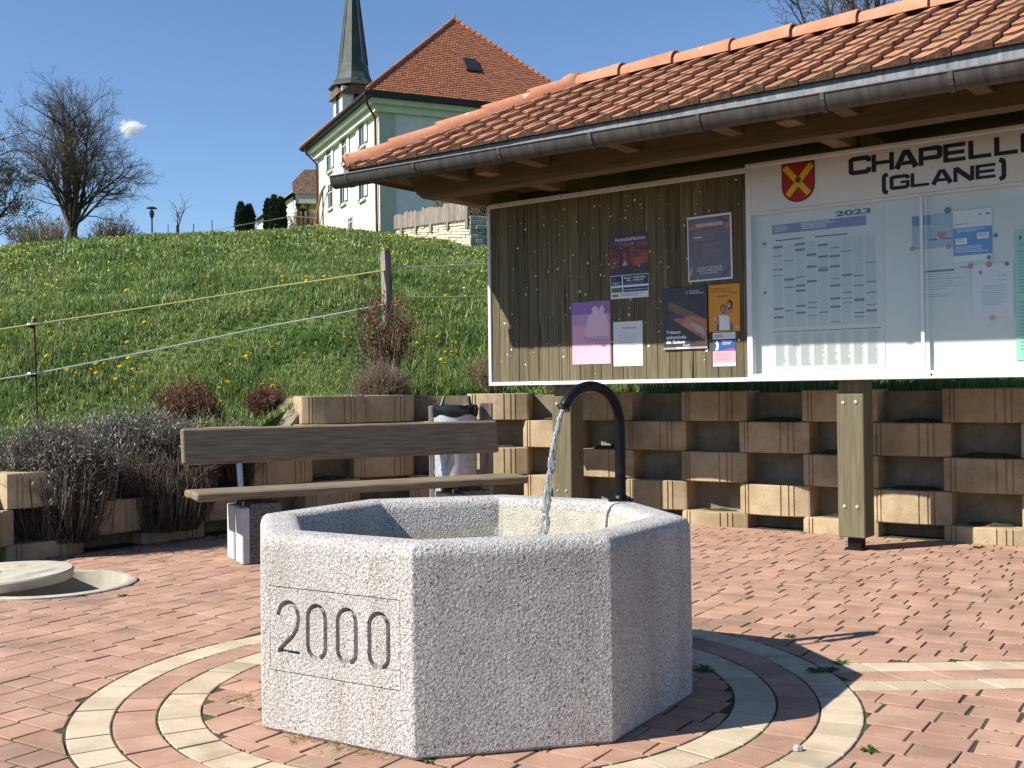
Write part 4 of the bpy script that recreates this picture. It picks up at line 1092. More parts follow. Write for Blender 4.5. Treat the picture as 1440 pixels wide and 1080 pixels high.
s.rect(0.025, 0.965, 0.025, 0.965, P_GRD).rect(0.12, 0.88, 0.20, 0.80, ink('panel_grey', 0.13, 0.12, 0.155, 0.3)).rect(0.17, 0.84, 0.815, 0.89, ink('ribbon_red', 0.42, 0.16, 0.12, 0.3))
s.text('RECHERCHE', 0.21, 0.832, 0.58, 0.042, I_WHITE, 0.02)
s.poly([(0.03, 0.85), (0.03, 0.80), (0.30, 0.80), (0.22, 0.87)], ink('tan_orange', 0.40, 0.16, 0.06, 0.3)).poly([(0.82, 0.80), (0.96, 0.88), (0.96, 0.80), (0.90, 0.74)], ink('tan_orange', 0.40, 0.16, 0.06, 0.3))
s.poly([(0.62, 0.955), (0.78, 0.955), (0.95, 0.87), (0.87, 0.85)], M_BLACK).poly([(0.03, 0.14), (0.03, 0.06), (0.10, 0.16), (0.10, 0.25)], ink('sand', 0.5, 0.33, 0.14, 0.3)).poly([(0.70, 0.04), (0.80, 0.04), (0.96, 0.17), (0.96, 0.22)], M_BLACK)
s.lines(0.15, 0.75, 0.60, 0.76, 4, ink('dim_rose', 0.26, 0.20, 0.22, 0.3)).lines(0.35, 0.80, 0.34, 0.56, 6, ink('dim_rose', 0.26, 0.20, 0.22, 0.3)).rect(0.13, 0.26, 0.36, 0.55, ink('dim_red', 0.20, 0.11, 0.13, 0.3))
s.text('ON VEUT PLANTER SUR', 0.22, 0.185, 0.55, 0.028, I_WHITE, 0.01).text('NOTRE COMMUNE POUR', 0.20, 0.145, 0.58, 0.028, I_WHITE, 0.01).text('VOUS AVEC VOUS', 0.26, 0.105, 0.42, 0.028, I_WHITE, 0.01).rect(0.14, 0.34, 0.665, 0.68, I_WHITE); s.done()
P_PINK = flat('pink_poster_paper', (0.72, 0.40, 0.52), 0.65); I_LILA = ink('lilac', 0.27, 0.16, 0.42); I_PALE = ink('pale_pink', 0.74, 0.50, 0.60); I_MAUV = ink('mauve', 0.50, 0.30, 0.52)
s = Sheet('pink_poster', 'pink and lilac poster with pale silhouettes of two figures', 'poster', 0.830, 1.280, 0.350, 0.481, -0.001, P_PINK)
s.rect(0, 1, 0.80, 1.0, I_LILA).rect(0, 1, 0.62, 0.80, I_MAUV)
s.poly([(0.42, 0.40), (0.92, 0.40), (0.97, 0.60), (0.90, 0.78), (0.84, 0.80), (0.86, 0.88), (0.79, 0.94), (0.72, 0.87), (0.70, 0.84), (0.68, 0.90), (0.60, 0.93), (0.53, 0.88), (0.55, 0.82), (0.44, 0.77), (0.38, 0.62), (0.34, 0.50)], I_PALE)
s.text('SEXUALITE', 0.33, 0.405, 0.30, 0.027, I_LILA, 0.01).text('APPRENTI.E.', 0.64, 0.41, 0.30, 0.027, I_LILA, 0.01).text('SOCIETE ET DESTINS', 0.40, 0.365, 0.58, 0.027, I_LILA, 0.01).text('AU 19e SIECLE', 0.60, 0.322, 0.38, 0.027, I_LILA, 0.01).lines(0.5, 0.97, 0.27, 0.31, 2, I_PALE).lines(0.05, 0.85, 0.08, 0.25, 5, I_PALE, 0.15); s.done()
s = Sheet('white_notice', 'small white paper notice with a handwritten heading', 'notice', 1.207, 1.258, 0.256, 0.334, -0.0005, M_PAPER, 0.002)
s.text('Annonce', 0.30, 0.835, 0.48, 0.06, ink('pen_brown', 0.05, 0.035, 0.03), 0.0).lines(0.18, 0.85, 0.36, 0.76, 7, M_GREYT, 0.12, 0.5).rect(0.42, 0.66, 0.18, 0.30, ink('faint_blue', 0.55, 0.66, 0.68)).lines(0.3, 0.7, 0.08, 0.12, 1, M_GREYT, 0.3); s.done()
P_TRES = mat('exhibition_poster_paper', (0.030, 0.024, 0.035), 0.4, (0.05, 0.042, 0.05), scale=4, spec=0.4)
s = Sheet('exhibition_poster', 'dark exhibition poster with an open illuminated book, titled Tresors enlumines de Suisse', 'poster', 1.646, 1.368, 0.358, 0.444, -0.001, P_TRES, 0.014)
I_BOOK = mat('book_print', (0.34, 0.13, 0.07), 0.45, (0.50, 0.30, 0.21), scale=22); I_COVER = mat('book_cover_print', (0.16, 0.095, 0.07), 0.45, (0.22, 0.14, 0.10), scale=26)
s.poly([(0.10, 0.66), (0.15, 0.79), (0.99, 0.47), (0.99, 0.36)], I_COVER).poly([(0.17, 0.53), (0.55, 0.52), (0.99, 0.33), (0.99, 0.12), (0.62, 0.29)], I_BOOK).poly([(0.55, 0.53), (0.99, 0.34), (0.99, 0.45), (0.68, 0.54)], ink('page_edge', 0.45, 0.20, 0.10)).poly([(0.10, 0.55), (0.40, 0.58), (0.48, 0.51), (0.24, 0.49)], ink('violet', 0.10, 0.06, 0.14)).poly([(0.62, 0.44), (0.92, 0.33), (0.97, 0.20), (0.75, 0.28)], ink('page', 0.48, 0.36, 0.31))
s.text('Trésors', 0.07, 0.255, 0.33, 0.055, I_WHITE, 0.03).text('enluminés', 0.07, 0.170, 0.46, 0.060, I_WHITE, 0.03).text('de Suisse', 0.07, 0.095, 0.43, 0.055, I_WHITE, 0.03)
s.rect(0, 1, 0, 0.035, ink('ash', 0.33, 0.27, 0.28)).text('8 avril', 0.46, 0.052, 0.14, 0.024, I_WHITE, 0.02).rect(0.30, 0.60, 0.012, 0.035, I_WHITE).disc(0.55, 0.915, 0.032, ink('ring_teal', 0.25, 0.36, 0.35)).disc(0.55, 0.915, 0.018, P_TRES).text('Fondation', 0.62, 0.925, 0.22, 0.024, I_WHITE, 0.015).text('Martin Bodmer', 0.62, 0.89, 0.32, 0.024, I_WHITE, 0.015); s.done()
P_ORG = flat('orange_poster_paper', (0.66, 0.29, 0.025), 0.5); I_BRN = ink('brown', 0.20, 0.05, 0.03); I_SKIN = ink('skin', 0.40, 0.22, 0.15)
s = Sheet('orange_poster', 'orange poster showing two hugging people in a white top', 'poster', 2.010, 1.483, 0.243, 0.333, -0.001, P_ORG)
s.text("L'INTERGENERA.ION", 0.04, 0.895, 0.66, 0.035, I_BRN, 0.01).text("COHABITATION C'EST", 0.04, 0.835, 0.74, 0.035, I_BRN, 0.01).text('TOP', 0.72, 0.775, 0.20, 0.05, I_BRN, 0.02).rect(0.26, 0.66, 0.735, 0.765, ink('plum_bar', 0.30, 0.10, 0.16))
s.poly([(0.24, 0.02), (0.26, 0.14), (0.36, 0.20), (0.36, 0.02)], ink('denim', 0.10, 0.13, 0.20)).poly([(0.66, 0.02), (0.66, 0.20), (0.76, 0.16), (0.78, 0.02)], ink('denim', 0.10, 0.13, 0.20)).poly([(0.34, 0.03), (0.68, 0.03), (0.67, 0.30), (0.56, 0.34), (0.40, 0.35), (0.20, 0.30), (0.18, 0.24), (0.35, 0.26)], I_WHITE)
s.poly([(0.18, 0.18), (0.26, 0.18), (0.36, 0.30), (0.26, 0.34)], I_SKIN).poly([(0.46, 0.33), (0.76, 0.40), (0.82, 0.50), (0.74, 0.48), (0.50, 0.40)], I_SKIN).disc(0.47, 0.48, 0.095, I_BRN).disc(0.47, 0.47, 0.065, I_SKIN).disc(0.68, 0.56, 0.10, M_INK).disc(0.66, 0.555, 0.070, I_SKIN).rect(0.62, 0.71, 0.525, 0.540, I_WHITE).rect(0.86, 0.95, 0.05, 0.11, ink('peach', 0.7, 0.45, 0.2)); s.done()
s = Sheet('small_flyer', 'small flyer in white, blue and pink bands', 'flyer', 2.040, 1.237, 0.176, 0.240, -0.001, M_PAPER)
s.rect(0, 1, 0.10, 0.47, ink('flyer_pink', 0.68, 0.32, 0.36)).rect(0, 1, 0.45, 0.80, ink('flyer_blue', 0.02, 0.075, 0.26)).poly([(0.35, 0.47), (0.95, 0.47), (0.95, 0.53)], ink('flyer_red', 0.5, 0.05, 0.12)).lines(0.08, 0.55, 0.83, 0.93, 2, ink('flyer_red', 0.5, 0.05, 0.12), 0.4).lines(0.42, 0.92, 0.62, 0.74, 3, I_WHITE, 0.3).lines(0.08, 0.9, 0.16, 0.40, 5, ink('flyer_rose', 0.56, 0.20, 0.26), 0.25)
s.poly([(0.10, 0.48), (0.18, 0.60), (0.12, 0.70), (0.20, 0.76), (0.26, 0.66), (0.24, 0.48)], I_WHITE); s.done()
# ---- inside the glazed case (hung on its back panel, local y = 0.034)
YB = 0.0335
s = Sheet('timetable_sheet', 'large timetable sheet with purple header and columns of small print', 'timetable', 2.455, 1.205, 0.80, 1.052, YB, flat('timetable_paper', (0.60, 0.61, 0.60), 0.7), 0.003)
I_PUR = ink('purple', 0.14, 0.10, 0.28)
s.rect(0.04, 0.86, 0.885, 0.945, I_PUR).text('2023', 0.60, 0.955, 0.30, 0.035, M_INK, 0.04).lines(0.06, 0.20, 0.893, 0.935, 4, I_WHITE, 0.3).lines(0.30, 0.62, 0.893, 0.938, 4, I_WHITE, 0.35).rect(0.07, 0.32, 0.838, 0.846, M_INK).rect(0.42, 0.70, 0.838, 0.846, M_INK)
for c in range(9):
    xa = 0.045 + c * 0.1005; zt = 0.82 - random.random() * 0.03
    s.lines(xa, xa + 0.088, 0.27, zt, 62, ink('print_grey', 0.44, 0.45, 0.46), 0.45, 0.12)
    for k in range(random.randint(4, 8)):
        z = random.uniform(0.29, zt); s.rect(xa, xa + 0.088, z, z + random.choice([0.005, 0.007, 0.014]), ink('print_dark', 0.07, 0.07, 0.08)); s.lay -= 0.00012
s.rect(0.04, 0.97, 0.243, 0.247, M_INK)
for c in range(8): s.lines(0.055 + c * 0.114, 0.155 + c * 0.114, 0.02, 0.23, 40, ink('print_pale', 0.47, 0.47, 0.45), 0.4, 0.35)
s.done()
s = Sheet('blue_leaflet', 'pale blue leaflet printed with a red heart, beside the bright blue notice', 'leaflet', 3.436, 1.945, 0.250, 0.215, YB, flat('blue_leaflet_paper', (0.30, 0.40, 0.50), 0.6))
s.rect(0, 0.45, 0.70, 0.98, ink('mid_blue', 0.06, 0.14, 0.32)).lines(0.5, 0.95, 0.35, 0.9, 7, ink('pale_line', 0.42, 0.5, 0.58), 0.3).poly([(0.72, 0.20), (0.60, 0.42), (0.66, 0.50), (0.73, 0.44), (0.80, 0.50), (0.86, 0.40)], ink('heart_red', 0.50, 0.07, 0.08)).rect(0.42, 0.62, 0.24, 0.27, M_INK).rect(0.75, 0.98, 0.24, 0.27, M_INK); s.done()
s = Sheet('bright_blue_notice', 'white notice with a bright blue centre block, held by a dark round magnet', 'notice', 3.688, 1.845, 0.228, 0.318, YB - 0.0045, M_PAPER)
s.rect(0, 1, 0.12, 0.66, ink('bright_blue', 0.03, 0.18, 0.50)).lines(0.08, 0.85, 0.56, 0.63, 2, I_WHITE, 0.35).rect(0.06, 0.36, 0.34, 0.46, I_WHITE).rect(0.62, 0.92, 0.42, 0.54, I_WHITE).lines(0.10, 0.32, 0.37, 0.44, 2, M_GREYT, 0.4).lines(0.65, 0.9, 0.45, 0.52, 2, M_GREYT, 0.4).lines(0.05, 0.9, 0.16, 0.30, 4, I_WHITE, 0.35).rect(0.05, 0.42, 0.725, 0.74, M_GREYT).rect(0.85, 0.95, 0.88, 0.91, M_INK).disc(0.70, 0.89, 0.025, ink('badge_blue', 0.10, 0.16, 0.36)); s.done()
s = Sheet('typed_sheet', 'wide typed sheet below the blue leaflet', 'sheet of paper', 3.468, 1.612, 0.318, 0.220, YB, flat('typed_paper', (0.60, 0.62, 0.62), 0.7))
s.rect(0.06, 0.70, 0.83, 0.89, ink('print_dark', 0.07, 0.07, 0.08)).rect(0.80, 0.95, 0.90, 0.93, ink('print_dark', 0.07, 0.07, 0.08)).lines(0.06, 0.95, 0.28, 0.78, 7, M_GREYT, 0.22, 0.45).lines(0.06, 0.9, 0.08, 0.2, 2, M_GREYT, 0.2); s.done()
s = Sheet('official_letter', 'white letter with a small red shield held by red and blue magnets', 'letter', 3.794, 1.487, 0.240, 0.335, YB - 0.0045, flat('letter_paper', (0.66, 0.66, 0.72), 0.7))
s.poly([(0.18, 0.88), (0.26, 0.88), (0.26, 0.83), (0.22, 0.80), (0.18, 0.83)], ink('shield_red', 0.42, 0.06, 0.05)).lines(0.28, 0.90, 0.52, 0.60, 3, M_GREYT, 0.25).lines(0.22, 0.92, 0.22, 0.50, 8, M_GREYT, 0.2).rect(0.62, 0.85, 0.68, 0.69, M_GREYT).rect(0.62, 0.85, 0.76, 0.77, M_GREYT); s.done()
s = Sheet('green_sheet', 'mint green sheet with black print next to the white letter', 'sheet of paper', 4.044, 1.228, 0.30, 0.78, YB - 0.0042, flat('mint_paper', (0.26, 0.56, 0.44), 0.7))
s.text(',', 0.08, 0.92, 0.06, 0.04, M_INK, 0.05).text('Et si on', 0.10, 0.88, 0.4, 0.018, M_INK).lines(0.08, 0.9, 0.5, 0.84, 14, ink('green_print', 0.12, 0.30, 0.22), 0.3).lines(0.08, 0.9, 0.06, 0.45, 14, ink('green_print', 0.12, 0.30, 0.22), 0.3, 0.6); s.done()
def magnet(u, z, y, r, m, label):
    o = MB().lathe([(0.0005, -0.007), (r * 0.85, -0.007), (r, -0.004), (r, 0.0), (0.0005, 0.0)], 14, T=RT((0, 0, 0), rx=-math.pi / 2)).obj('magnet', m, None, smooth=30)
    T = BR @ Vector((u, y, z)); o.location = T; o.rotation_euler = (0, 0, B_ANG); tag(o, label, 'magnet', 'magnets in the glazed case')
G_R = flat('magnet_red', (0.50, 0.09, 0.07), 0.4); G_B = flat('magnet_blue', (0.03, 0.05, 0.16), 0.4); G_D = flat('magnet_dark', (0.045, 0.06, 0.06), 0.4); G_O = flat('magnet_orange', (0.62, 0.30, 0.08), 0.4); G_T = flat('magnet_teal', (0.06, 0.12, 0.16), 0.4)
def Wb(px, py):
    n = np.array([math.sin(B_ANG), -math.cos(B_ANG)]); p = at_plane(px, py, B_O - n * 0.03, n); d = p[:2] - B_O
    return float(d @ np.array([math.cos(B_ANG), math.sin(B_ANG)])), float(p[2])
for px, py, m_, r, lab, y in ((1333, 296, G_D, 0.020, 'large dark round magnet at the top corner of the blue notice', YB - 0.0075), (1283, 350, G_R, 0.014, 'red magnet at the lower corner of the pale blue leaflet', YB - 0.003), (1334, 347, G_R, 0.014, 'red magnet between pale blue leaflet and bright blue notice', YB - 0.003),
        (1400, 331, G_B, 0.013, 'blue magnet alone beside the bright blue notice', YB), (1391, 362, G_B, 0.013, 'blue magnet at the lower corner of the bright blue notice', YB - 0.0075), (1365, 374, G_R, 0.018, 'large red magnet at the corner of the typed sheet', YB - 0.003), (1391, 372, G_R, 0.018, 'large red magnet at the top of the white letter', YB - 0.0075),
        (1416, 371, G_B, 0.013, 'blue magnet at the top corner of the white letter', YB - 0.0075), (1396, 447, G_O, 0.018, 'orange magnet at the foot of the white letter', YB - 0.0075), (1075, 343, G_T, 0.012, 'upper teal magnet at the edge of the timetable', YB - 0.003), (1076, 412, G_T, 0.010, 'lower teal magnet at the edge of the timetable', YB - 0.003)):
    u, z = Wb(px, py); magnet(u, z, y, r, m_, lab)

# ================================================================== BENCH
K_ANG = rad(28.0); BL = at_y(256, 606, 7.2)
bench = empty('park_bench', (BL[0], BL[1], 0), K_ANG, 'weathered wooden bench with plank backrest on washed-concrete legs', 'bench')
def plank_obj(name, x0, x1, y0, y1, z0, z1, b, tilt, par):
    m = MB().box(x0, x1, 0, y1 - y0, 0, z1 - z0, b)
    o = m.obj(name, M_BENCH, par); o.location = (0, y0, z0); o.rotation_euler = (tilt, 0, 0)
    md = o.modifiers.new('round', 'BEVEL'); md.width = 0.010; md.segments = 2; md.limit_method = 'ANGLE'; md.angle_limit = rad(20)
    return o
plank_obj('backrest', 0.0, 2.34, 0.0, 0.045, 0.622, 0.867, 0.014, rad(-9), bench)
plank_obj('seat_plank', 0.0, 2.36, -0.415, -0.235, 0.412, 0.468, 0.012, rad(2), bench)
plank_obj('seat_plank', 0.0, 2.36, -0.222, -0.040, 0.418, 0.472, 0.012, rad(-2), bench)
for lx in (0.28, 1.78):
    leg = MB().box(lx + 0.055, lx + 0.26, -0.42, -0.02, 0.0, 0.385, 0.006).obj('leg', M_AGG, bench)
    MB().box(lx + 0.0, lx + 0.0545, -0.415, -0.245, 0.0, 0.36, 0.008).obj('leg_flange', M_AGGL, leg)
    MB().box(lx + 0.0, lx + 0.0545, -0.195, -0.025, 0.0, 0.36, 0.008).obj('leg_flange', M_AGGL, leg)
    MB().box(lx + 0.04, lx + 0.20, -0.40, -0.36, 0.385, 0.412).obj('seat_bracket', M_PIPE, leg); MB().box(lx + 0.04, lx + 0.20, -0.10, -0.06, 0.385, 0.418).obj('seat_bracket', M_PIPE, leg)
    MB().tube([(lx + 0.10, -0.02, 0.37), (lx + 0.10, 0.005, 0.50), (lx + 0.10, 0.062, 0.72)], 0.019, 10).obj('back_tube', M_STEEL, leg, smooth=True)

# ================================================================== LITTER BIN
bp = at_y(641, 640, 9.05)
bin_ = empty('litter_bin', (bp[0], bp[1], 0), rad(-4), 'galvanised litter bin with black liner hung between two wooden posts', 'bin')
for x0, x1 in ((-0.225, -0.185), (0.195, 0.30)):
    MB().box(x0, x1, 0.02, 0.11, 0.0, 0.965 if x0 < 0 else 0.985, 0.005).obj('post', M_GREYW, bin_)
can = MB().lathe([(0.001, 0.25), (0.165, 0.25), (0.172, 0.27), (0.178, 0.88), (0.182, 0.90), (0.174, 0.90), (0.165, 0.30), (0.001, 0.29)], 28).obj('can', M_STEEL, bin_, smooth=30)
lin = MB(); prof = []
vs_ = []; n = 28
for j, (r, z) in enumerate([(0.184, 0.885), (0.19, 0.93), (0.186, 0.965), (0.165, 0.972), (0.15, 0.93), (0.12, 0.80), (0.001, 0.75)]):
    for k in range(n): vs_.append((r * (1 + 0.02 * math.sin(k * 2.3 + j)) * math.cos(2 * math.pi * k / n), r * (1 + 0.02 * math.sin(k * 1.7 + j)) * math.sin(2 * math.pi * k / n), z + (0.012 * math.sin(k * 1.1 + j * 2) if j < 3 else 0)))
lin.add(vs_, [(j * n + k, j * n + (k + 1) % n, (j + 1) * n + (k + 1) % n, (j + 1) * n + k) for j in range(6) for k in range(n)])
lin.obj('bag_liner', M_BLACK, bin_, smooth=True)
MB().tube([(0.13, -0.06, 0.95), (0.115, -0.03, 1.04)], [0.02, 0.016], 6).obj('strap', M_BLACK, bin_)
MB().tube([(-0.11, -0.05, 0.96), (-0.085, -0.03, 1.045)], [0.016, 0.013], 6).obj('strap', M_BLACK, bin_)
MB().tube([(-0.10, -0.175, 0.45), (-0.06, -0.182, 0.56), (-0.055, -0.182, 0.72)], [0.022, 0.024, 0.02], 8).obj('ash_tube', M_STEEL, bin_, smooth=True)
MB().box(-0.2, 0.2, 0.0, 0.03, 0.40, 0.44).obj('crossbar', M_GREYW, bin_)

# ================================================================== MANHOLE
mh = empty('manhole_shaft', (MH_C[0], MH_C[1], 0), 0, 'open round manhole with pale concrete rim set in the pavers', 'manhole')
MB().lathe([(MH_R - 0.002, -0.10), (MH_R - 0.002, 0.006), (MH_R - 0.012, 0.012), (MH_R - 0.055, 0.010), (MH_R - 0.060, -0.13), (MH_R - 0.098, -0.14), (MH_R - 0.10, -0.20)], 48).obj('rim', M_CONC, mh, smooth=35)
MB().lathe([(MH_R - 0.10, -0.19), (MH_R - 0.105, -0.9), (0.001, -0.9)], 48).obj('shaft_lining', M_CONCD, mh, smooth=35)  # darker concrete inside the shaft
dr = MB()
for k in range(60):
    a = random.uniform(0.1, 1.9); r = MH_R - 0.062 - random.random() * 0.03; c = random.uniform(0.006, 0.016)
    dr.lathe([(0.0005, -c * .5), (c, -c * 0.2), (c * 0.7, c * 0.5), (0.0005, c * 0.6)], 5, T=Matrix.Translation((r * math.cos(a), r * math.sin(a), -0.13)))
tag(dr.obj('leaf_litter', M_SOIL, mh), kind='stuff')
LIDC = Vector((-2.985, 6.30, 0.020))
lid = empty('manhole_cover', LIDC, 0, 'round concrete manhole cover pushed half aside over the open shaft', 'manhole cover')
lid.rotation_euler = (rad(0.4), rad(-1.6), 0)
MB().lathe([(0.001, 0.0), (0.425, 0.0), (0.432, 0.010), (0.437, 0.048), (0.428, 0.057), (0.36, 0.060), (0.001, 0.062)], 48).obj('disc', M_CONC, lid, smooth=35)
MB().tube([(0.06, -0.02, 0.064), (0.02, -0.05, 0.074), (-0.02, -0.06, 0.071), (-0.05, -0.10, 0.066)], 0.006, 8).obj('lifting_eye', M_BOLT, lid, smooth=True)

# ================================================================== PLANTS
def quads_mesh(P, D, Wd, Ln):
    """leaf-sized diamonds: centres P, directions D, widths, lengths (numpy) -> V, F"""
    n = len(P); rnd = RNG.normal(size=(n, 3)); S = np.cross(D, rnd); S /= np.linalg.norm(S, axis=1)[:, None] + 1e-9
    a = P; b = P + D * (Ln * 0.5)[:, None] + S * (Wd * 0.5)[:, None]; c = P + D * Ln[:, None]; d = P + D * (Ln * 0.5)[:, None] - S * (Wd * 0.5)[:, None]
    V = np.stack([a, b, c, d], 1).reshape(-1, 3); F = np.arange(4 * n).reshape(n, 4)
    return V, F
def stems_np(starts, ends, r0, r1, bend=0.15, nseg=3):
    """thin three-sided stems with a bend"""
    n = len(starts); Vs = []; off = RNG.normal(size=(n, 3)) * bend * np.linalg.norm(ends - starts, axis=1)[:, None]
    ts = np.linspace(0, 1, nseg + 1)
    D = ends - starts; D = D / (np.linalg.norm(D, axis=1)[:, None] + 1e-9)
    A = np.cross(D, np.array([0.3, 0.9, 0.2])); A /= np.linalg.norm(A, axis=1)[:, None] + 1e-9; B = np.cross(D, A)
    for t in ts:
        c = starts + (ends - starts) * t + off * (t * (1 - t) * 2)
        r = r0 * (1 - t) + r1 * t
        r = np.broadcast_to(r, (n,))
        for k in range(3):
            a = 2 * math.pi * k / 3; Vs.append(c + (A * math.cos(a) + B * math.sin(a)) * r[:, None])
    V = np.stack(Vs, 1).reshape(-1, 3); m = 3 * (nseg + 1); base = (np.arange(n) * m)[:, None, None]
    loc = np.array([[i * 3 + k, i * 3 + (k + 1) % 3, (i + 1) * 3 + (k + 1) % 3, (i + 1) * 3 + k] for i in range(nseg) for k in range(3)])
    F = (loc[None] + base).reshape(-1, 4)
    return V, F
def shrub(name, label, cat, base, rx, h, n_stem, m_stem, leaf=None, n_leaf=0, lw=0.006, ll=0.02, group=None, spread=1.0, r0=0.004, r1=0.0015, leaf_lo=0.45, ry=None, leaf_name='foliage', flat_top=0.75):
    ry = ry or rx
    root = empty(name, base, 0, label, cat, group)
    a = RNG.uniform(0, 2 * np.pi, n_stem); q = np.sqrt(RNG.uniform(0, 1, n_stem))
    hh = h * (flat_top + (1 - flat_top) * np.sqrt(np.clip(1 - q ** 2, 0, 1))) * RNG.uniform(0.72, 1.05, n_stem)
    ends = np.stack([np.cos(a) * q * rx, np.sin(a) * q * ry, hh], 1)
    starts = ends * np.array([0.28, 0.28, 0.0]) * spread; starts[:, 2] = -0.02
    V, F = stems_np(starts, ends, r0, r1, 0.15 if spread < 2 else 0.26)
    # side shoots
    i = RNG.integers(0, n_stem, n_stem * 2); t = RNG.uniform(0.35, 0.9, n_stem * 2)[:, None]
    s2 = starts[i] + (ends[i] - starts[i]) * t; e2 = s2 + (RNG.normal(size=(len(i), 3)) * np.array([0.30, 0.30, 0.24]) + np.array([0, 0, 0.26])) * h * 0.42
    V2, F2 = stems_np(s2, e2, r0 * 0.55, r1 * 0.7, 0.2, 2)
    me = np_mesh('stems', np.concatenate([V, V2]), np.concatenate([F, F2 + len(V)]), m_stem); link(bpy.data.objects.new('stems', me), root)
    if leaf is not None:
        allS = np.concatenate([starts, s2]); allE = np.concatenate([ends, e2])
        i = RNG.integers(0, len(allS), n_leaf); t = (leaf_lo + (1 - leaf_lo) * RNG.uniform(0, 1, n_leaf) ** 0.8)[:, None]
        P = allS[i] + (allE[i] - allS[i]) * t + RNG.normal(size=(n_leaf, 3)) * 0.012
        D = RNG.normal(size=(n_leaf, 3)) * 0.7 + np.array([0, 0, 0.9]); D /= np.linalg.norm(D, axis=1)[:, None]
        V, F = quads_mesh(P, D, lw * RNG.uniform(0.7, 1.3, n_leaf), ll * RNG.uniform(0.6, 1.4, n_leaf))
        me = np_mesh('foliage', V, F, leaf); link(bpy.data.objects.new(leaf_name, me), root)
    return root
def wall_spot(px, y, dz=0.0):
    p = at_y(px, 600, y); return (float(p[0]), float(p[1]), dz)
shrub('lavender', 'tall grey lavender with dark woody stems beside the manhole cover', 'lavender', wall_spot(74, 7.62, 0.10), 0.40, 0.78, 900, M_LAVS, M_LAVL, 9000, 0.008, 0.028, group='lavenders in the retaining wall', leaf_lo=0.70, spread=2.6, r0=0.005, r1=0.002, ry=0.26)
shrub('lavender', 'wide straggly lavender spilling over the wall left of the bench', 'lavender', wall_spot(196, 8.35, 0.34), 0.48, 0.62, 900, M_LAVS, M_LAVL, 11000, 0.008, 0.028, group='lavenders in the retaining wall', leaf_lo=0.62, spread=2.5, r0=0.0045, ry=0.3)
shrub('lavender', 'dark leafless lavender in the lowest pocket by the bench end', 'lavender', wall_spot(232, 8.22, 0.10), 0.34, 0.58, 800, M_LAVS, None, 0, group='lavenders in the retaining wall', spread=2.5, r0=0.004)
shrub('lavender', 'small dark lavender squeezed between the two larger ones', 'lavender', wall_spot(150, 8.05, 0.33), 0.28, 0.36, 500, M_LAVS, None, 0, group='lavenders in the retaining wall', spread=2.5, r0=0.004)
shrub('lavender', 'low silvery lavender just behind the bench backrest', 'lavender', wall_spot(300, 9.1, 0.56), 0.42, 0.32, 400, M_LAVS, M_LAVL, 4500, 0.006, 0.022, group='lavenders in the retaining wall', leaf_lo=0.65, ry=0.25)
shrub('lavender', 'round ball of dry lavender on top of the wall by the wooden post', 'lavender', wall_spot(537, 9.92, 0.86), 0.29, 0.52, 1100, M_DRYS, M_LAVL, 1500, 0.005, 0.016, group='lavenders in the retaining wall', spread=0.9, r0=0.0028, r1=0.0012, flat_top=0.35, leaf_lo=0.85)
shrub('lavender', 'dark dry lavender hanging under the bench in the wall', 'lavender', wall_spot(330, 8.95, 0.34), 0.36, 0.34, 500, M_LAVS, None, 0, group='lavenders in the retaining wall', spread=1.2)
def gz(px, y): x = float(at_y(px, 540, y)[0]); return (x, y, float(terrain(x, y)) - 0.03)
shrub('spirea_shrub', 'larger rounded spirea shrub with rusty red leaves', 'shrub', gz(263, 9.35), 0.29, 0.50, 260, M_DRYS, M_REDL, 6500, 0.012, 0.022, group='red spirea shrubs', leaf_lo=0.25, flat_top=0.45, r0=0.004)
shrub('spirea_shrub', 'smaller rusty red spirea shrub behind the bench', 'shrub', gz(374, 9.75), 0.21, 0.36, 200, M_DRYS, M_REDL, 4200, 0.012, 0.022, group='red spirea shrubs', leaf_lo=0.25, flat_top=0.45, r0=0.004)
q = shrub('flowering_quince', 'spindly quince with pink-red blossoms round the wooden fence post', 'shrub', gz(546, 10.45), 0.34, 1.02, 60, M_LAVS, M_QLEAF, 1600, 0.016, 0.026, leaf_lo=0.3, flat_top=0.8, r0=0.007, r1=0.0025, spread=0.5)
pk = MB()
for k in range(42):
    a = random.uniform(0, 6.28); z = random.uniform(0.25, 1.05); r = 0.33 * random.uniform(0.4, 1.0) * min(1, 0.4 + z * 0.6)
    for j in range(random.randint(1, 3)):
        c = Vector((r * math.cos(a), r * math.sin(a), z)) + Vector((random.gauss(0, .015), random.gauss(0, .015), random.gauss(0, .015)))
        rr_ = random.uniform(0.008, 0.015)
        pk.lathe([(0.001, -rr_), (rr_, -rr_ * 0.2), (rr_ * 0.8, rr_ * 0.6), (0.001, rr_ * 0.8)], 6, T=Matrix.Translation(c))
tag(pk.obj('blossoms', M_PINK, q, smooth=True), kind='stuff')
shrub('spirea_shrub', 'leggy reddish shrub showing below the corner of the notice board', 'shrub', gz(694, 10.3), 0.26, 0.42, 120, M_DRYS, M_REDL, 900, 0.012, 0.022, group='red spirea shrubs', leaf_lo=0.3)
shrub('spirea_shrub', 'low reddish shrub on the bank under the board behind the spout', 'shrub', gz(800, 10.1), 0.30, 0.22, 120, M_DRYS, M_REDL, 700, 0.012, 0.022, group='red spirea shrubs', leaf_lo=0.3)
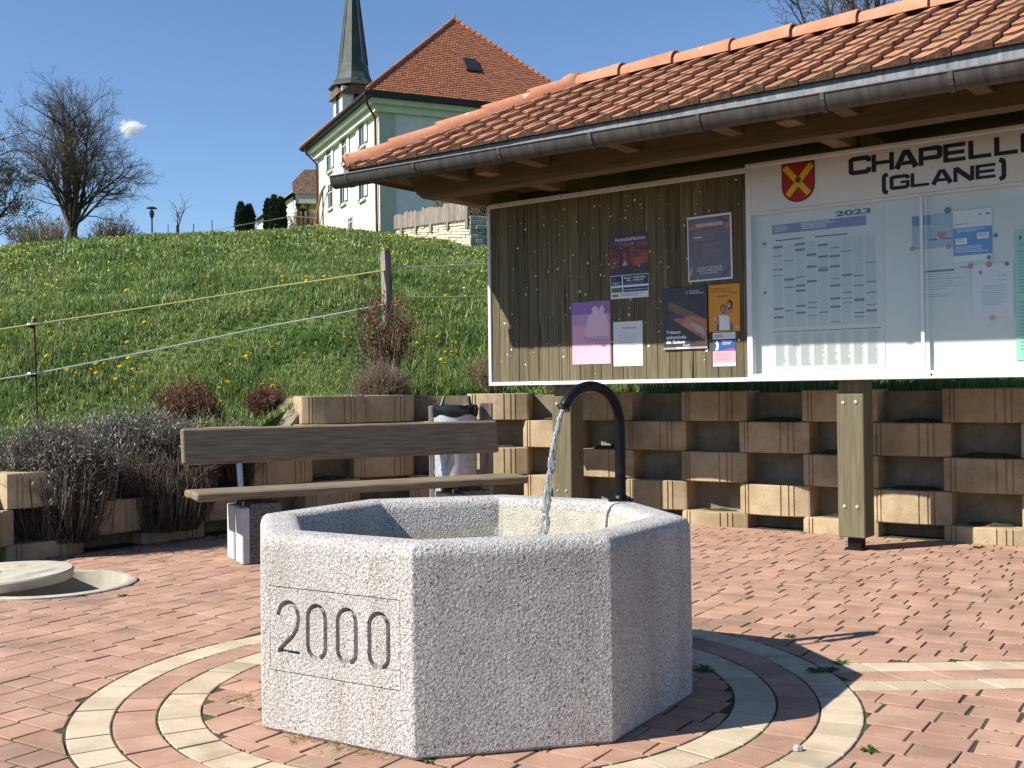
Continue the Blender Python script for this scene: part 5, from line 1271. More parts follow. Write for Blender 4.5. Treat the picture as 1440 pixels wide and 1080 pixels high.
# weeds in the joints of the paving and at the foot of the wall
def weed(px, py, r, label, n=9, z=0.0, h=0.5):
    p = at_z(px, py, z); m = MB(); r *= 0.72; n += 4
    for k in range(n):
        a = 2 * math.pi * k / n + random.uniform(-.3, .3); l = r * random.uniform(0.6, 1.1); w = l * 0.16; up = random.uniform(0.25, 1.0) * h
        d = Vector((math.cos(a), math.sin(a), 0)); s_ = Vector((-math.sin(a), math.cos(a), 0))
        m.add([(0, 0, 0), d * l * .5 + s_ * w + Vector((0, 0, l * .45 * up)), d * l + Vector((0, 0, l * .5 * up)), d * l * .5 - s_ * w + Vector((0, 0, l * .45 * up))], [(0, 1, 2, 3)])
    o = m.obj('weed', M_LEAF, None, loc=(p[0], p[1], p[2])); tag(o, label, 'weed', 'weeds in the paving joints')
for px, py, r, lab in ((1222, 1056, 0.055, 'small green weed in the paving right of the ring'), (1150, 944, 0.09, 'dark flat weed tuft in the shadow on the outer cream ring'), (1172, 942, 0.05, 'dark weed beside the flat tuft in the shadow'), (1182, 933, 0.06, 'weed at the tip of the basin shadow'), (990, 943, 0.08, 'weed against the shaded side of the basin'),
        (1111, 896, 0.05, 'weed at the start of the spout shadow'), (1040, 726, 0.16, 'leafy weed at the foot of the retaining wall'), (1058, 737, 0.10, 'low weed at the foot of the retaining wall'), (172, 838, 0.05, 'grass tuft on the manhole rim'), (115, 838, 0.05, 'grass tuft in front of the manhole'), (604, 1070, 0.045, 'dark weed at the lower corner of the basin'), (1376, 770, 0.08, 'weed among pavers by the far right wall')):
    weed(px, py, r, lab)
dryt = MB()
for (px, py), n_, r in (((352, 985), 26, 0.10), ((420, 1040), 22, 0.06), ((470, 1052), 22, 0.06), ((520, 1062), 14, 0.05), ((280, 752), 30, 0.10), ((230, 790), 20, 0.1)):
    c = at_z(px, py, 0)
    for k in range(n_):
        a = random.uniform(0, 6.28); l = random.uniform(0.03, r); p = Vector((c[0] + random.gauss(0, .03), c[1] + random.gauss(0, .03), 0.002))
        dryt.tube([p, p + Vector((math.cos(a) * l * .6, math.sin(a) * l * .6, l * .25)), p + Vector((math.cos(a) * l, math.sin(a) * l, l * .12))], [0.0012, 0.001, 0.0006], 3, cap=False)
tag(dryt.obj('dry_grass_litter', M_DRYG), 'dry grass stalks at the foot of the basin', 'dry grass', kind='stuff')
ms = MB()
for k in range(420):
    rr_ = random.choice((0.941, 1.086, 1.086, 1.228, 1.228, 1.368)); a = random.uniform(-0.9, 1.0) if random.random() < 0.6 else random.uniform(2.4, 4.6)
    if math.sin(a * 3.1 + rr_ * 9) + random.gauss(0, 0.4) < 0.2: continue
    c = Vector((FC[0] + rr_ * math.cos(a), FC[1] + rr_ * math.sin(a), -0.006)); r = random.uniform(0.004, 0.009)
    ms.lathe([(r, 0), (r * 0.8, r * 0.7), (0.0005, r * 1.0)], 5, T=Matrix.Translation(c) @ Matrix.Rotation(random.random() * 6, 4, 'Z'))
for k in range(380):
    x_, y_ = random.uniform(0.9, 2.3), random.uniform(2.9, 4.9); uv = np.array([x_, y_]); kk = math.floor((uv @ pn) / PITCH_R) ; uv = uv - pn * ((uv @ pn) - kk * PITCH_R)
    if np.linalg.norm(uv - FC) < 1.4 or BAND_Y0 < uv[1] < BAND_Y1: continue
    r = random.uniform(0.003, 0.007); ms.lathe([(r, 0), (r * 0.8, r * 0.7), (0.0005, r)], 5, T=Matrix.Translation((uv[0], uv[1], -0.006)))
tag(ms.obj('joint_moss', M_LEAF), 'green moss cushions in the paving joints', 'moss', kind='stuff')
lt_ = MB()
for k in range(520):
    s_ = random.uniform(S_A - 0.4, S_B + 0.9); p_ = path_at(s_); d_ = path_dir(s_); i_ = np.array([-d_[1], d_[0]])
    q_ = p_ + i_ * (0.03 + abs(random.gauss(0, 0.13))); c_ = random.uniform(0.004, 0.013)
    if np.linalg.norm(q_ - MH_C) < MH_R + 0.02: continue
    lt_.lathe([(c_, -0.004), (c_ * 0.8, c_ * 0.25), (0.0005, c_ * 0.4)], 5, T=Matrix.Translation((q_[0], q_[1], 0.0)) @ Matrix.Rotation(random.random() * 6, 4, 'Z') @ Matrix.Diagonal((1.6, 0.7, 1, 1)))
tag(lt_.obj('leaf_litter', M_SOIL), 'dark leaf litter strewn along the foot of the wall', 'leaf litter', kind='stuff')
pb = at_z(1122, 1056, 0)
o = MB().lathe([(0.001, -0.004), (0.016, 0.0), (0.014, 0.011), (0.006, 0.017), (0.001, 0.018)], 7).obj('pebble', M_STONED, None, loc=(pb[0], pb[1], 0.002)); o.scale = (1, 0.7, 1); tag(o, 'single grey pebble on the outer cream ring', 'pebble')

# ================================================================== MEADOW FENCE
pp = at_y(547, 352, 10.6); zg = float(terrain(pp[0], 10.6))
fp = MB(); vs_ = []; n = 12
for j, (z, r) in enumerate(((-0.1, .058), (0.3, .057), (0.7, .054), (1.0, .053), (pp[2] - zg - 0.02, .052), (pp[2] - zg, .042))):
    for k in range(n):
        a = 2 * math.pi * k / n; rr_ = r * (1 + 0.07 * math.sin(3 * a + 1) + 0.03 * math.sin(7 * a)); vs_.append((rr_ * math.cos(a), rr_ * math.sin(a), z + (0.02 * math.cos(a) if j > 3 else 0)))
fp.add(vs_, [(j * n + k, j * n + (k + 1) % n, (j + 1) * n + (k + 1) % n, (j + 1) * n + k) for j in range(5) for k in range(n)] + [tuple(range(5 * n, 6 * n))])
o = fp.obj('fence_post', M_GREYW, None, loc=(pp[0], 10.6, zg), smooth=40); o.rotation_euler = (0, rad(-1.5), 0); tag(o, 'round weathered wooden fence post rising from the quince bush', 'fence post')
ip = at_y(48, 447, 8.9); zi = float(terrain(ip[0], 8.9))
pole = empty('fence_pole', (ip[0], 8.9, zi), 0, 'thin rusty iron fence pole with two black insulators', 'fence pole')
MB().tube([(0.03, 0, -0.35), (0, 0, ip[2] - zi)], 0.0085, 8).obj('rod', M_RUST, pole)
ins_z = []
for py in (457, 526):
    z = at_y(44, py, 8.9)[2] - zi; ins_z.append(z + zi)
    MB().tube([(0.0, -0.01, z - 0.02), (-0.028, -0.012, z), (-0.05, -0.012, z + 0.004)], [0.012, 0.02, 0.012], 8).obj('insulator', M_BLACK, pole, smooth=True)
MB().tube([(0, 0, ip[2] - zi - 0.004), (0, 0, ip[2] - zi + 0.012)], 0.012, 8).obj('cap', M_YEL, pole)
def tape(label, pts, w, m_):
    P = []
    for a, b in zip(pts, pts[1:]):
        a, b = Vector(a), Vector(b)
        for k in range(14): t = k / 14; P.append(a.lerp(b, t) - Vector((0, 0, 0.012 * (b - a).length * t * (1 - t))))
    P.append(Vector(pts[-1])); o = MB().tube(P, w * 0.36, 6).obj('fence_tape', m_); tag(o, label, 'fence tape')
def V3(p): return (float(p[0]), float(p[1]), float(p[2]))
tape('upper yellow electric fence tape strung from iron pole to wooden post', [V3(at_y(-160, 486, 8.3)), V3(at_y(46, 456, 8.885)), V3(at_y(380, 404, 10.05)), V3(at_y(541, 380, 10.55))], 0.021, M_TAPE)
tape('lower pale electric fence tape strung from iron pole to wooden post', [V3(at_y(-160, 556, 8.3)), V3(at_y(46, 526, 8.885)), V3(at_y(380, 458, 10.05)), V3(at_y(541, 428, 10.55))], 0.021, M_TAPEW)
tape('upper fence tape running from the wooden post behind the board', [V3(at_y(553, 376, 10.60)), V3(at_y(690, 370, 11.5)), V3(at_y(900, 366, 13.0))], 0.021, M_TAPEW)
tape('lower fence tape running from the wooden post behind the board', [V3(at_y(553, 418, 10.60)), V3(at_y(690, 416, 11.5)), V3(at_y(900, 412, 13.0))], 0.021, M_TAPE)

# ================================================================== GRASS AND DANDELIONS
def grass(N, r_in, r_out, a0, a1, pw, hgt, wid, name, m_, label):
    az_ = RNG.uniform(a0, a1, N); rwn = np.interp(az_, AZ_T, R_T) + 0.42
    u = RNG.uniform(0, 1, N); lo_ = np.maximum(rwn, r_in); e_ = 1 - pw
    r = (lo_ ** e_ + u * (r_out ** e_ - lo_ ** e_)) ** (1 / e_)
    x = r * np.sin(az_); y = r * np.cos(az_); z = terrain(x, y)
    # tufts: pull a part of the blades towards cell centres, vary height by patches
    cell = 0.22; gx = (np.floor(x / cell) + 0.5) * cell; gy = (np.floor(y / cell) + 0.5) * cell
    k = RNG.uniform(0, 0.55, N); x = x + (gx - x) * k + RNG.normal(0, 0.012, N); y = y + (gy - y) * k + RNG.normal(0, 0.012, N); z = terrain(x, y)
    pat = 0.75 + 0.45 * np.sin(x * 1.7 + np.sin(y * 1.1) * 2) * np.sin(y * 1.3 + np.sin(x * 0.8) * 2)
    h = hgt * np.clip(RNG.lognormal(0, 0.38, N) * pat, 0.35, 2.2); w = wid * np.maximum(1, r / 11.0) * RNG.uniform(0.7, 1.4, N)
    h = h * np.clip(1.25 - r / 120, 0.8, 1.2)
    a = RNG.uniform(0, 2 * np.pi, N); lean = RNG.uniform(0.15, 1.0, N)
    dx, dy = np.cos(a), np.sin(a); b = RNG.uniform(0, 2 * np.pi, N); sx, sy = np.cos(b), np.sin(b)
    base = np.stack([x, y, z - 0.01], 1); up = np.array([0, 0, 1.0]); D = np.stack([dx, dy, 0 * dx], 1); S = np.stack([sx, sy, 0 * sx], 1)
    mid = base + up * (h * 0.6)[:, None] + D * (h * 0.22 * lean)[:, None]; tip = base + up * (h * (1 - 0.32 * lean))[:, None] + D * (h * 0.75 * lean)[:, None]
    hw = (w / 2)[:, None]
    V = np.stack([base - S * hw, base + S * hw, mid - S * hw * 0.85, mid + S * hw * 0.85, tip], 1).reshape(-1, 3)
    o5 = np.arange(N)[:, None] * 5
    F = np.concatenate([o5 + np.array([0, 1, 3]), o5 + np.array([0, 3, 2]), o5 + np.array([2, 3, 4])])
    o = link(bpy.data.objects.new(name, np_mesh(name, V, F, m_))); tag(o, label, 'grass', kind='stuff')
grass(265000, 8.0, 26.0, rad(-37), rad(3), 1.15, 0.105, 0.0085, 'meadow_grass', M_GRASS, 'long green meadow grass on the bank above the wall')
grass(140000, 24.0, 66.0, rad(-37), rad(2), 1.2, 0.13, 0.013, 'meadow_grass', M_GRASS, 'grass of the upper hillside')
grass(14000, 8.0, 14.0, rad(3), rad(26), 1.1, 0.12, 0.010, 'meadow_grass', M_GRASS, 'grass on the bank behind the notice board')
grass(9000, 8.0, 22.0, rad(-30), rad(3), 1.1, 0.09, 0.007, 'meadow_grass', M_DRYG, 'dry stalks among the meadow grass')
def dandelion_mesh(seed):
    rnd = random.Random(seed); m = MB(); h = rnd.uniform(0.10, 0.15); tilt = Vector((rnd.uniform(-.3, .3), rnd.uniform(-.5, .1), 1)).normalized()
    m.tube([(0, 0, -0.03), (0.006, 0, h * .6), (0.004, 0.0, h)], 0.0022, 4, mi=1, cap=False)
    T = Matrix.Translation((0.004, 0, h)) @ tilt.to_track_quat('Z', 'Y').to_matrix().to_4x4()
    for ring, (n, r, z) in enumerate(((12, 0.021, 0.004), (10, 0.016, 0.010), (7, 0.009, 0.014))):
        for k in range(n):
            a = 2 * math.pi * (k + 0.5 * ring) / n; d = Vector((math.cos(a), math.sin(a), 0)); s_ = Vector((-math.sin(a), math.cos(a), 0)) * r * 0.26
            m.add([(0, 0, 0.002), d * r * .7 + s_ + Vector((0, 0, z)), d * r + Vector((0, 0, z * .9)), d * r * .7 - s_ + Vector((0, 0, z))], [(0, 1, 2, 3)], 0, T)
    me = m.mesh('dandelion'); me.materials.append(M_YEL); me.materials.append(M_STEM); return me
DM = [dandelion_mesh(i) for i in range(5)]
spots = [(x / 3.6, 360 + y / 3.6) for x, y in ((237,215),(390,370),(255,437),(20,480),(235,530),(380,515),(433,520),(230,603),(485,567),(530,572),(650,565),(670,596),(730,583),(730,380),(645,455),(337,630),(390,618),(460,635),(485,622),(585,652),(605,610),(95,640),(640,233),(470,168),(915,157),(1060,210),(1430,155),(1255,338),(1260,510),(1245,525),(1170,600),(1108,695),(1150,700),(1115,790),(1130,785),(1375,685),(1330,675),(1160,505),(1380,480),(675,697),(720,643),(5,312),(575,378),(1048,140))]
spots += [(380 + x / 3.724, 330 + y / 3.724) for x, y in ((55,182),(63,270),(165,315),(190,300),(205,287),(265,292),(280,270),(190,245),(268,238),(358,200),(397,190),(415,177),(465,150),(420,267),(445,272),(393,553),(505,567),(180,640),(785,537),(823,550),(872,550),(765,605),(803,603),(755,655),(742,672),(895,672),(970,607),(957,572),(978,555),(920,632),(918,697),(955,658),(735,210),(680,202),(770,133),(815,128),(1015,98),(1080,112),(1040,197),(1030,205),(953,300),(918,372),(920,392),(942,392),(880,402),(1020,355),(1048,350),(1003,175),(1125,310),(10,825))]
for i, (px, py) in enumerate(spots):
    p = on_hill(px, py + 20 if py > 470 else py + 11)
    o = inst('dandelion', DM[i % 5], None, (p[0], p[1], p[2]), random.uniform(0, 6.28), scale=(1.5, 1.5, 1.75))
    tag(o, 'yellow dandelion in bloom in the meadow grass', 'dandelion', 'dandelions in the meadow')
Nd = 6000; az_ = RNG.uniform(rad(-36), rad(2), Nd); r = 18 + 42 * RNG.uniform(0, 1, Nd) ** 0.75
x = r * np.sin(az_); y = r * np.cos(az_); clus = np.sin(x * 0.55 + 1) * np.sin(y * 0.42 + x * 0.2) + RNG.normal(0, 0.5, Nd); ok_ = clus > 0.25; x, y, r = x[ok_], y[ok_], r[ok_]
z = terrain(x, y) + RNG.uniform(0.07, 0.14, len(x)); c = np.stack([x, y, z], 1); nrm = RNG.normal(size=(len(x), 3)) * 0.35 + np.array([0, -0.55, 1.0]); nrm /= np.linalg.norm(nrm, axis=1)[:, None]
A = np.cross(nrm, [1, 0.1, 0]); A /= np.linalg.norm(A, axis=1)[:, None]; Bv = np.cross(nrm, A); rr_ = (RNG.uniform(0.014, 0.022, len(x)) * np.clip(r / 40, 1, 1.3))[:, None]
V = np.stack([c + nrm * 0.006] + [c + (A * math.cos(k * math.pi / 3) + Bv * math.sin(k * math.pi / 3)) * rr_ for k in range(6)], 1).reshape(-1, 3)
F = (np.arange(len(x))[:, None, None] * 7 + np.array([[0, 1 + k, 1 + (k + 1) % 6] for k in range(6)])[None]).reshape(-1, 3)
tag(link(bpy.data.objects.new('distant_dandelions', np_mesh('distant_dandelions', V, F, M_YEL))), 'countless dandelion heads dotting the upper hillside', 'dandelions', kind='stuff')

# ================================================================== HOUSE ON THE HILL (local x along the front, y along the long lit wall)
H_ANG = rad(24.3); HK = np.array([-7.33, 62.0]); HW, HD = 12.6, 13.6
HZ0 = float(terrain(HK[0], HK[1])) - 0.25
house = empty('village_house', (HK[0], HK[1], 0), H_ANG, 'large cream house on the hill with steep red tiled hip roof', 'house')
HZE = 17.45                                   # underside of eaves
hx = np.array([math.cos(H_ANG), math.sin(H_ANG)]); hy = np.array([-math.sin(H_ANG), math.cos(H_ANG)])
MB().box(0, HW, 0, HD, HZ0 - 1.5, HZE).obj('wall', M_PLAST, house)
MB().box(0.9, HW - 0.001, -0.035, -0.001, HZ0 - 1.5, HZE - 0.02).obj('front_render', M_PLAST2, house)
MB().box(-0.02, 0.92, -0.10, 0.0, HZ0 - 1.5, HZE - 0.3).obj('corner_pilaster', M_QUOIN, house)
MB().box(-0.05, -0.001, 0.02, HD, HZ0 - 1.5, HZ0 + 1.15).obj('plinth', mat('plinth_render', (0.54, 0.55, 0.41), 0.92, (0.60, 0.60, 0.47), scale=0.8), house)
OV = 0.95
# boxed cornice in two steps
MB().box(-0.32, HW + 0.32, -0.32, HD + 0.32, HZE - 0.55, HZE - 0.18).obj('cornice', M_CORN, house)
MB().box(-0.62, HW + 0.62, -0.62, HD + 0.62, HZE - 0.178, HZE + 0.12).obj('cornice', M_CORN, house)
MB().box(-OV, HW + OV, -OV, HD + OV, HZE + 0.122, HZE + 0.42).obj('eave_edge', M_DARKE, house)
ez = HZE + 0.425; APZ = 24.4; t_ = 4.6
A0, A1, A2, A3 = Vector((-OV, -OV, ez)), Vector((HW + OV, -OV, ez)), Vector((HW + OV, HD + OV, ez)), Vector((-OV, HD + OV, ez))
R0, R1 = Vector((HW / 2 + 0.15, t_, APZ)), Vector((HW / 2 + 0.15, HD - t_, APZ))
rf = MB(); rf.add([A0, A1, A2, A3, R0, R1], [(0, 1, 4), (1, 2, 5, 4), (2, 3, 5), (3, 0, 4, 5), (3, 2, 1, 0)])
hroof = rf.obj('roof', M_CTILE, house)
ct = MB()
def roof_rows(A, B, C, D, row, step, wt):
    nn = (B - A).cross(D - A).normalized(); L = ((D + C) / 2 - (A + B) / 2).length; n_ = int(L / row)
    for r in range(n_):
        t0, t1 = r / n_, (r + 1) / n_
        a, b = A.lerp(D, t0), B.lerp(C, t0); c, d = B.lerp(C, t1), A.lerp(D, t1); w = (b - a).length; m_ = max(1, int(w / wt)); o_ = (r % 2) * 0.5
        for k in range(m_ + 1):
            f0 = max(0, (k - o_) / m_); f1 = min(1, (k + 1 - o_) / m_ - 0.10 / m_)
            if f1 <= f0: continue
            p, q, s2, u2 = a.lerp(b, f0), a.lerp(b, f1), d.lerp(c, f1), d.lerp(c, f0); j = random.uniform(0.8, 1.2)
            ct.add([p + nn * step * j, q + nn * step * j, s2 + nn * .01, u2 + nn * .01, p, q], [(0, 1, 2, 3), (4, 5, 1, 0)])
roof_rows(A0, A1, R0, R0, 0.19, 0.045, 0.20)
tag(ct.obj('tile_courses', M_CTILE, hroof), kind='stuff')
for P0, P1 in ((A0, R0), (A1, R0), (R0, R1), (A3, R1), (A2, R1)):
    m = MB(); n_ = int((P1 - P0).length / 0.4); pts_ = []; rs = []
    for k in range(n_):
        a, b = P0.lerp(P1, k / n_), P0.lerp(P1, (k + 1) / n_); m.tube([a + Vector((0, 0, .03)), b + Vector((0, 0, .03))], [0.15, 0.11], 6)
    m.obj('ridge_tiles', M_CTILE, hroof); hroof.children[-1]['kind'] = 'stuff'
MB().tube([R0 + Vector((0, 0, 0.05)), R0 + Vector((0, 0, 0.45))], [0.10, 0.02], 6).obj('finial', M_CTILE, hroof)
# skylight in the front slope
fn_ = (A1 - A0).cross(R0 - A0).normalized(); p = at_plane(662, 93, HK + hy * 2.0, np.array([-hy[0], -hy[1]]))
def house_local(P): d = np.array([P[0], P[1]]) - HK; return Vector((d @ hx, d @ hy, P[2]))
rd = ray(662, 93); o_ = house_local(np.array([0, 0, EYE])); d_ = Vector((rd[0] * hx[0] + rd[1] * hx[1], rd[0] * hy[0] + rd[1] * hy[1], rd[2]))
t = (A0 - o_).dot(fn_) / d_.dot(fn_); c = o_ + d_ * t; up_ = (R0 - (A0 + A1) / 2); up_ = (up_ - fn_ * up_.dot(fn_)).normalized(); sx_ = up_.cross(fn_).normalized()
TT = Matrix(((sx_.x, up_.x, fn_.x, c.x), (sx_.y, up_.y, fn_.y, c.y), (sx_.z, up_.z, fn_.z, c.z), (0, 0, 0, 1)))
sk = MB().box(-0.46, 0.46, -0.62, 0.62, 0.0, 0.16, 0.02, T=TT).obj('skylight', M_DARKE, hroof)
MB().box(-0.36, 0.36, -0.5, 0.5, 0.162, 0.17, T=TT).obj('pane', M_GLASSD, sk)
def lw(px, py):                                # pixel -> (local y, z) on the long lit wall
    P = at_plane(px, py, HK, -hx); d = P[:2] - HK; return float(d @ hy), float(P[2])
def side_window(px, py, w, h, shut=True, depth=0.10):
    y, z = lw(px, py)
    w_ = MB().box(-0.03, -0.001, y - w / 2 - 0.14, y + w / 2 + 0.14, z - h / 2 - 0.16, z + h / 2 + 0.12).obj('window', M_QUOIN, house)
    MB().box(-0.036, -0.0305, y - w / 2, y + w / 2, z - h / 2, z + h / 2).obj('pane', M_GLASSD, w_)
    MB().box(-0.055, -0.0365, y - 0.03, y + 0.03, z - h / 2, z + h / 2).obj('mullion', M_SHUT, w_)
    MB().box(-0.055, -0.0368, y - w / 2, y + w / 2, z + h * 0.12, z + h * 0.12 + 0.05).obj('mullion', M_SHUT, w_)
    MB().box(-0.14, -0.0305, y - w / 2 - 0.16, y + w / 2 + 0.16, z - h / 2 - 0.24, z - h / 2 - 0.161).obj('sill', M_QUOIN, w_)
    if shut:
        for s_ in (-1, 1):
            c_ = y + s_ * (w / 2 + 0.30); MB().box(-0.10, -0.045, c_ - 0.27, c_ + 0.27, z - h / 2, z + h / 2, 0.01).obj('shutter', M_SHUT, w_)
side_window(510, 185, 1.0, 1.55); side_window(485.5, 209.5, 1.0, 1.55); side_window(464, 222, 1.0, 1.55)
side_window(483, 268, 1.0, 1.5); side_window(465, 275, 0.95, 1.5, False); side_window(510, 262, 1.0, 1.4); side_window(493, 315, 0.8, 0.7, False)
for (u, z) in ((4.6, 15.4), (8.6, 15.4), (8.6, 12.2)):
    w_ = MB().box(u - 0.62, u + 0.62, -0.07, -0.036, z - 0.95, z + 0.9).obj('window', M_QUOIN, house)
    MB().box(u - 0.5, u + 0.5, -0.078, -0.0705, z - 0.8, z + 0.8).obj('pane', M_GLASSD, w_)
    for s_ in (-1, 1): MB().box(u + s_ * 0.80 - 0.28, u + s_ * 0.80 + 0.28, -0.12, -0.072, z - 0.8, z + 0.8).obj('shutter', M_SHUT, w_)
for yy in (-0.02, HD - 0.1):
    MB().tube([(-0.95, yy - 0.1 if yy > 1 else -0.7, HZE + 0.2), (-0.85, yy if yy > 1 else -0.5, HZE - 0.2), (-0.14, yy + (0.25 if yy < 1 else 0), HZE - 0.85), (-0.12, yy + (0.25 if yy < 1 else 0), HZ0)], 0.075, 8).obj('downpipe', M_RUST, house, smooth=True)
g0 = MB().tube([(-OV - 0.06, -OV, HZE + 0.28), (-OV - 0.06, HD + OV, HZE + 0.28)], 0.09, 8).obj('eave_gutter', M_DARKE, house)
# steps, handrail and a small slanting cellar hatch at the foot of the long wall
y0_, z0_ = lw(457, 322); st_ = empty('garden_steps', (*(HK + hy * y0_ - hx * 0.9), z0_ - 0.2), H_ANG, 'short flight of grey stone steps at the far end of the house', 'steps')
for k in range(4): MB().box(-1.1, 0.6, -0.9 + 0.3 * k, -0.595 + 0.3 * k, -0.6, -0.25 + 0.17 * k).obj('step', M_STONED, st_)
rl = empty('stair_rail', (*(HK + hy * (y0_ + 0.3) - hx * 0.3), z0_ - 0.3), H_ANG, 'brown wooden stair rail leaning down the house wall', 'handrail')
MB().tube([(0, 1.6, 0.3), (0, 0.5, 1.6), (0, -0.7, 2.7), (0, -1.5, 2.9)], 0.09, 6).obj('rail', mat('rail_wood', (0.28, 0.17, 0.08), 0.8), rl)
MB().tube([(0, 0.6, -0.4), (0, 0.5, 1.6)], 0.05, 6).obj('baluster', M_RUST, rl); MB().tube([(0, -1.0, -0.4), (0, -1.0, 2.75)], 0.05, 6).obj('baluster', M_RUST, rl)

# ================================================================== CHURCH SPIRE behind the house
CY = 92.0; cpos = at_y(499, 300, CY); CZ0 = float(terrain(cpos[0], CY)) - 0.5
zpx = lambda py: float(at_y(494, py, CY)[2])
church = empty('church_tower', (cpos[0], CY, 0), rad(24.3), 'pale church belfry with tall green copper spire', 'church tower')
MB().box(-1.35, 1.35, -1.35, 1.35, CZ0, zpx(128)).obj('tower_wall', M_PLAST, church)
zb = zpx(126); zf = zpx(106); zs = zpx(92); za = zpx(-72)
sp_ = MB(); vs_ = []; n = 8
for r, z in ((2.15, zb), (1.98, zb + 0.22), (1.62, (zb + zf) / 2), (1.36, zf), (1.22, zs), (0.05, za)):
    for k in range(n): a = math.pi / 8 + 2 * math.pi * k / n; vs_.append((r * math.cos(a), r * math.sin(a), z))
sp_.add(vs_, [(j * n + k, j * n + (k + 1) % n, (j + 1) * n + (k + 1) % n, (j + 1) * n + k) for j in range(5) for k in range(n)] + [tuple(reversed(range(n)))])
spire = sp_.obj('spire', M_COPPER, church)
for k in range(8):
    a = math.pi / 8 + 2 * math.pi * k / n; MB().tube([(1.23 * math.cos(a), 1.23 * math.sin(a), zs), (0.06 * math.cos(a), 0.06 * math.sin(a), za)], 0.05, 4).obj('hip_rib', M_COPPER, spire)
MB().tube([(0, 0, za), (0, 0, za + 2.2)], 0.06, 6).box(-0.5, 0.5, -0.05, 0.05, za + 1.4, za + 1.52).obj('cross', M_DARKE, spire)
ga = math.radians(0)
for (ux, uy, rz) in ((-1.36, 0, -math.pi / 2), (0, -1.36, 0), (1.36, 0, math.pi / 2)):
    T = Matrix.Translation((ux, uy, 0)) @ Matrix.Rotation(rz, 4, 'Z')
    zz = zpx(166); h_ = 1.45; pts_ = [(-0.42, zz), (0.42, zz)] + [(0.42 * math.cos(a), zz + h_ + 0.42 * math.sin(a)) for a in np.linspace(0, math.pi, 9)]
    big = [(-0.56, zz - 0.1), (0.56, zz - 0.1)] + [(0.56 * math.cos(a), zz + h_ + 0.56 * math.sin(a)) for a in np.linspace(0, math.pi, 9)]
    s_ = MB(); s_.add([(x, -0.02, z) for x, z in big], [tuple(range(len(big)))], 0, T); ar = s_.obj('belfry_arch', M_STONE, church)
    s2_ = MB(); s2_.add([(x, -0.05, z) for x, z in pts_], [tuple(range(len(pts_)))], 0, T); s2_.obj('opening', M_GLASSD, ar)
    zt_ = zpx(118)
    MB().add([(-1.6, -0.35, zt_ - 1.3), (1.6, -0.35, zt_ - 1.3), (0, -0.35, zt_ + 0.15), (-1.6, 0.4, zt_ - 1.3), (1.6, 0.4, zt_ - 1.3), (0, 0.9, zt_ + 0.15)], [(0, 2, 5, 3), (1, 4, 5, 2), (0, 1, 2)], T=T).obj('gable_hood', M_SHING, church)
# nave roof hidden behind the house
MB().box(-4.5, 4.5, 1.4, 18, CZ0, CZ0 + 6.0).add([(-5, 1.2, CZ0 + 6), (5, 1.2, CZ0 + 6), (5, 18, CZ0 + 6), (-5, 18, CZ0 + 6), (0, 3, CZ0 + 10), (0, 17, CZ0 + 10)], [(0, 1, 4), (1, 2, 5, 4), (2, 3, 5), (3, 0, 4, 5)]).obj('nave', M_PLAST, church)

# ================================================================== PAVILION with shingled half-hip roof
PY = 80.0; pz = lambda px, py: at_y(px, py, PY)
pv = empty('open_pavilion', (float(pz(432, 320)[0]), PY, 0), rad(10), 'small open pavilion with brown shingled roof on slim posts beside the house', 'pavilion')
zr = float(pz(432, 238)[2]); ze = float(pz(432, 277)[2]); zlow = float(pz(432, 290)[2]); gzp = float(terrain(pv.location[0], PY))
L0 = (-1.05, -0.9, ze + 0.9); 
rp = MB(); rp.add([(-0.95, -1.3, ze), (3.0, -1.3, ze), (3.0, 1.5, ze), (-0.95, 1.5, ze), (-0.15, 0.1, zr), (3.0, 0.1, zr), (-1.05, -0.45, ze + 0.95), (-1.05, 0.65, ze + 0.95)], [(0, 1, 5, 4, 6), (2, 3, 7, 4, 5), (4, 7, 6), (1, 2, 5)])
proof = rp.obj('roof', M_SHING, pv)
MB().box(-0.80, 3.0, -1.22, 1.42, zlow, ze - 0.003).obj('soffit_band', M_CORN, pv)
MB().add([(-0.98, -1.3, ze - 0.02), (-0.98, 1.5, ze - 0.02), (-1.0, 0.65, ze + 0.93), (-1.0, -0.45, ze + 0.93), (-0.98, -1.3, zlow - 0.1), (-0.98, 1.5, zlow - 0.1)], [(0, 3, 2, 1), (0, 1, 5, 4)]).obj('gable_board', M_GREYW, pv)
for x, y in ((-0.6, -1.0), (0.05, -1.1), (-0.3, 1.2)):
    po = MB().box(x - 0.09, x + 0.09, y - 0.09, y + 0.09, gzp - 0.3, zlow, 0.01).obj('post', M_RUST, pv)
    MB().box(x - 0.22, x + 0.22, y - 0.14, y + 0.14, zlow - 0.16, zlow + 0.002).obj('capital', M_RUST, po)

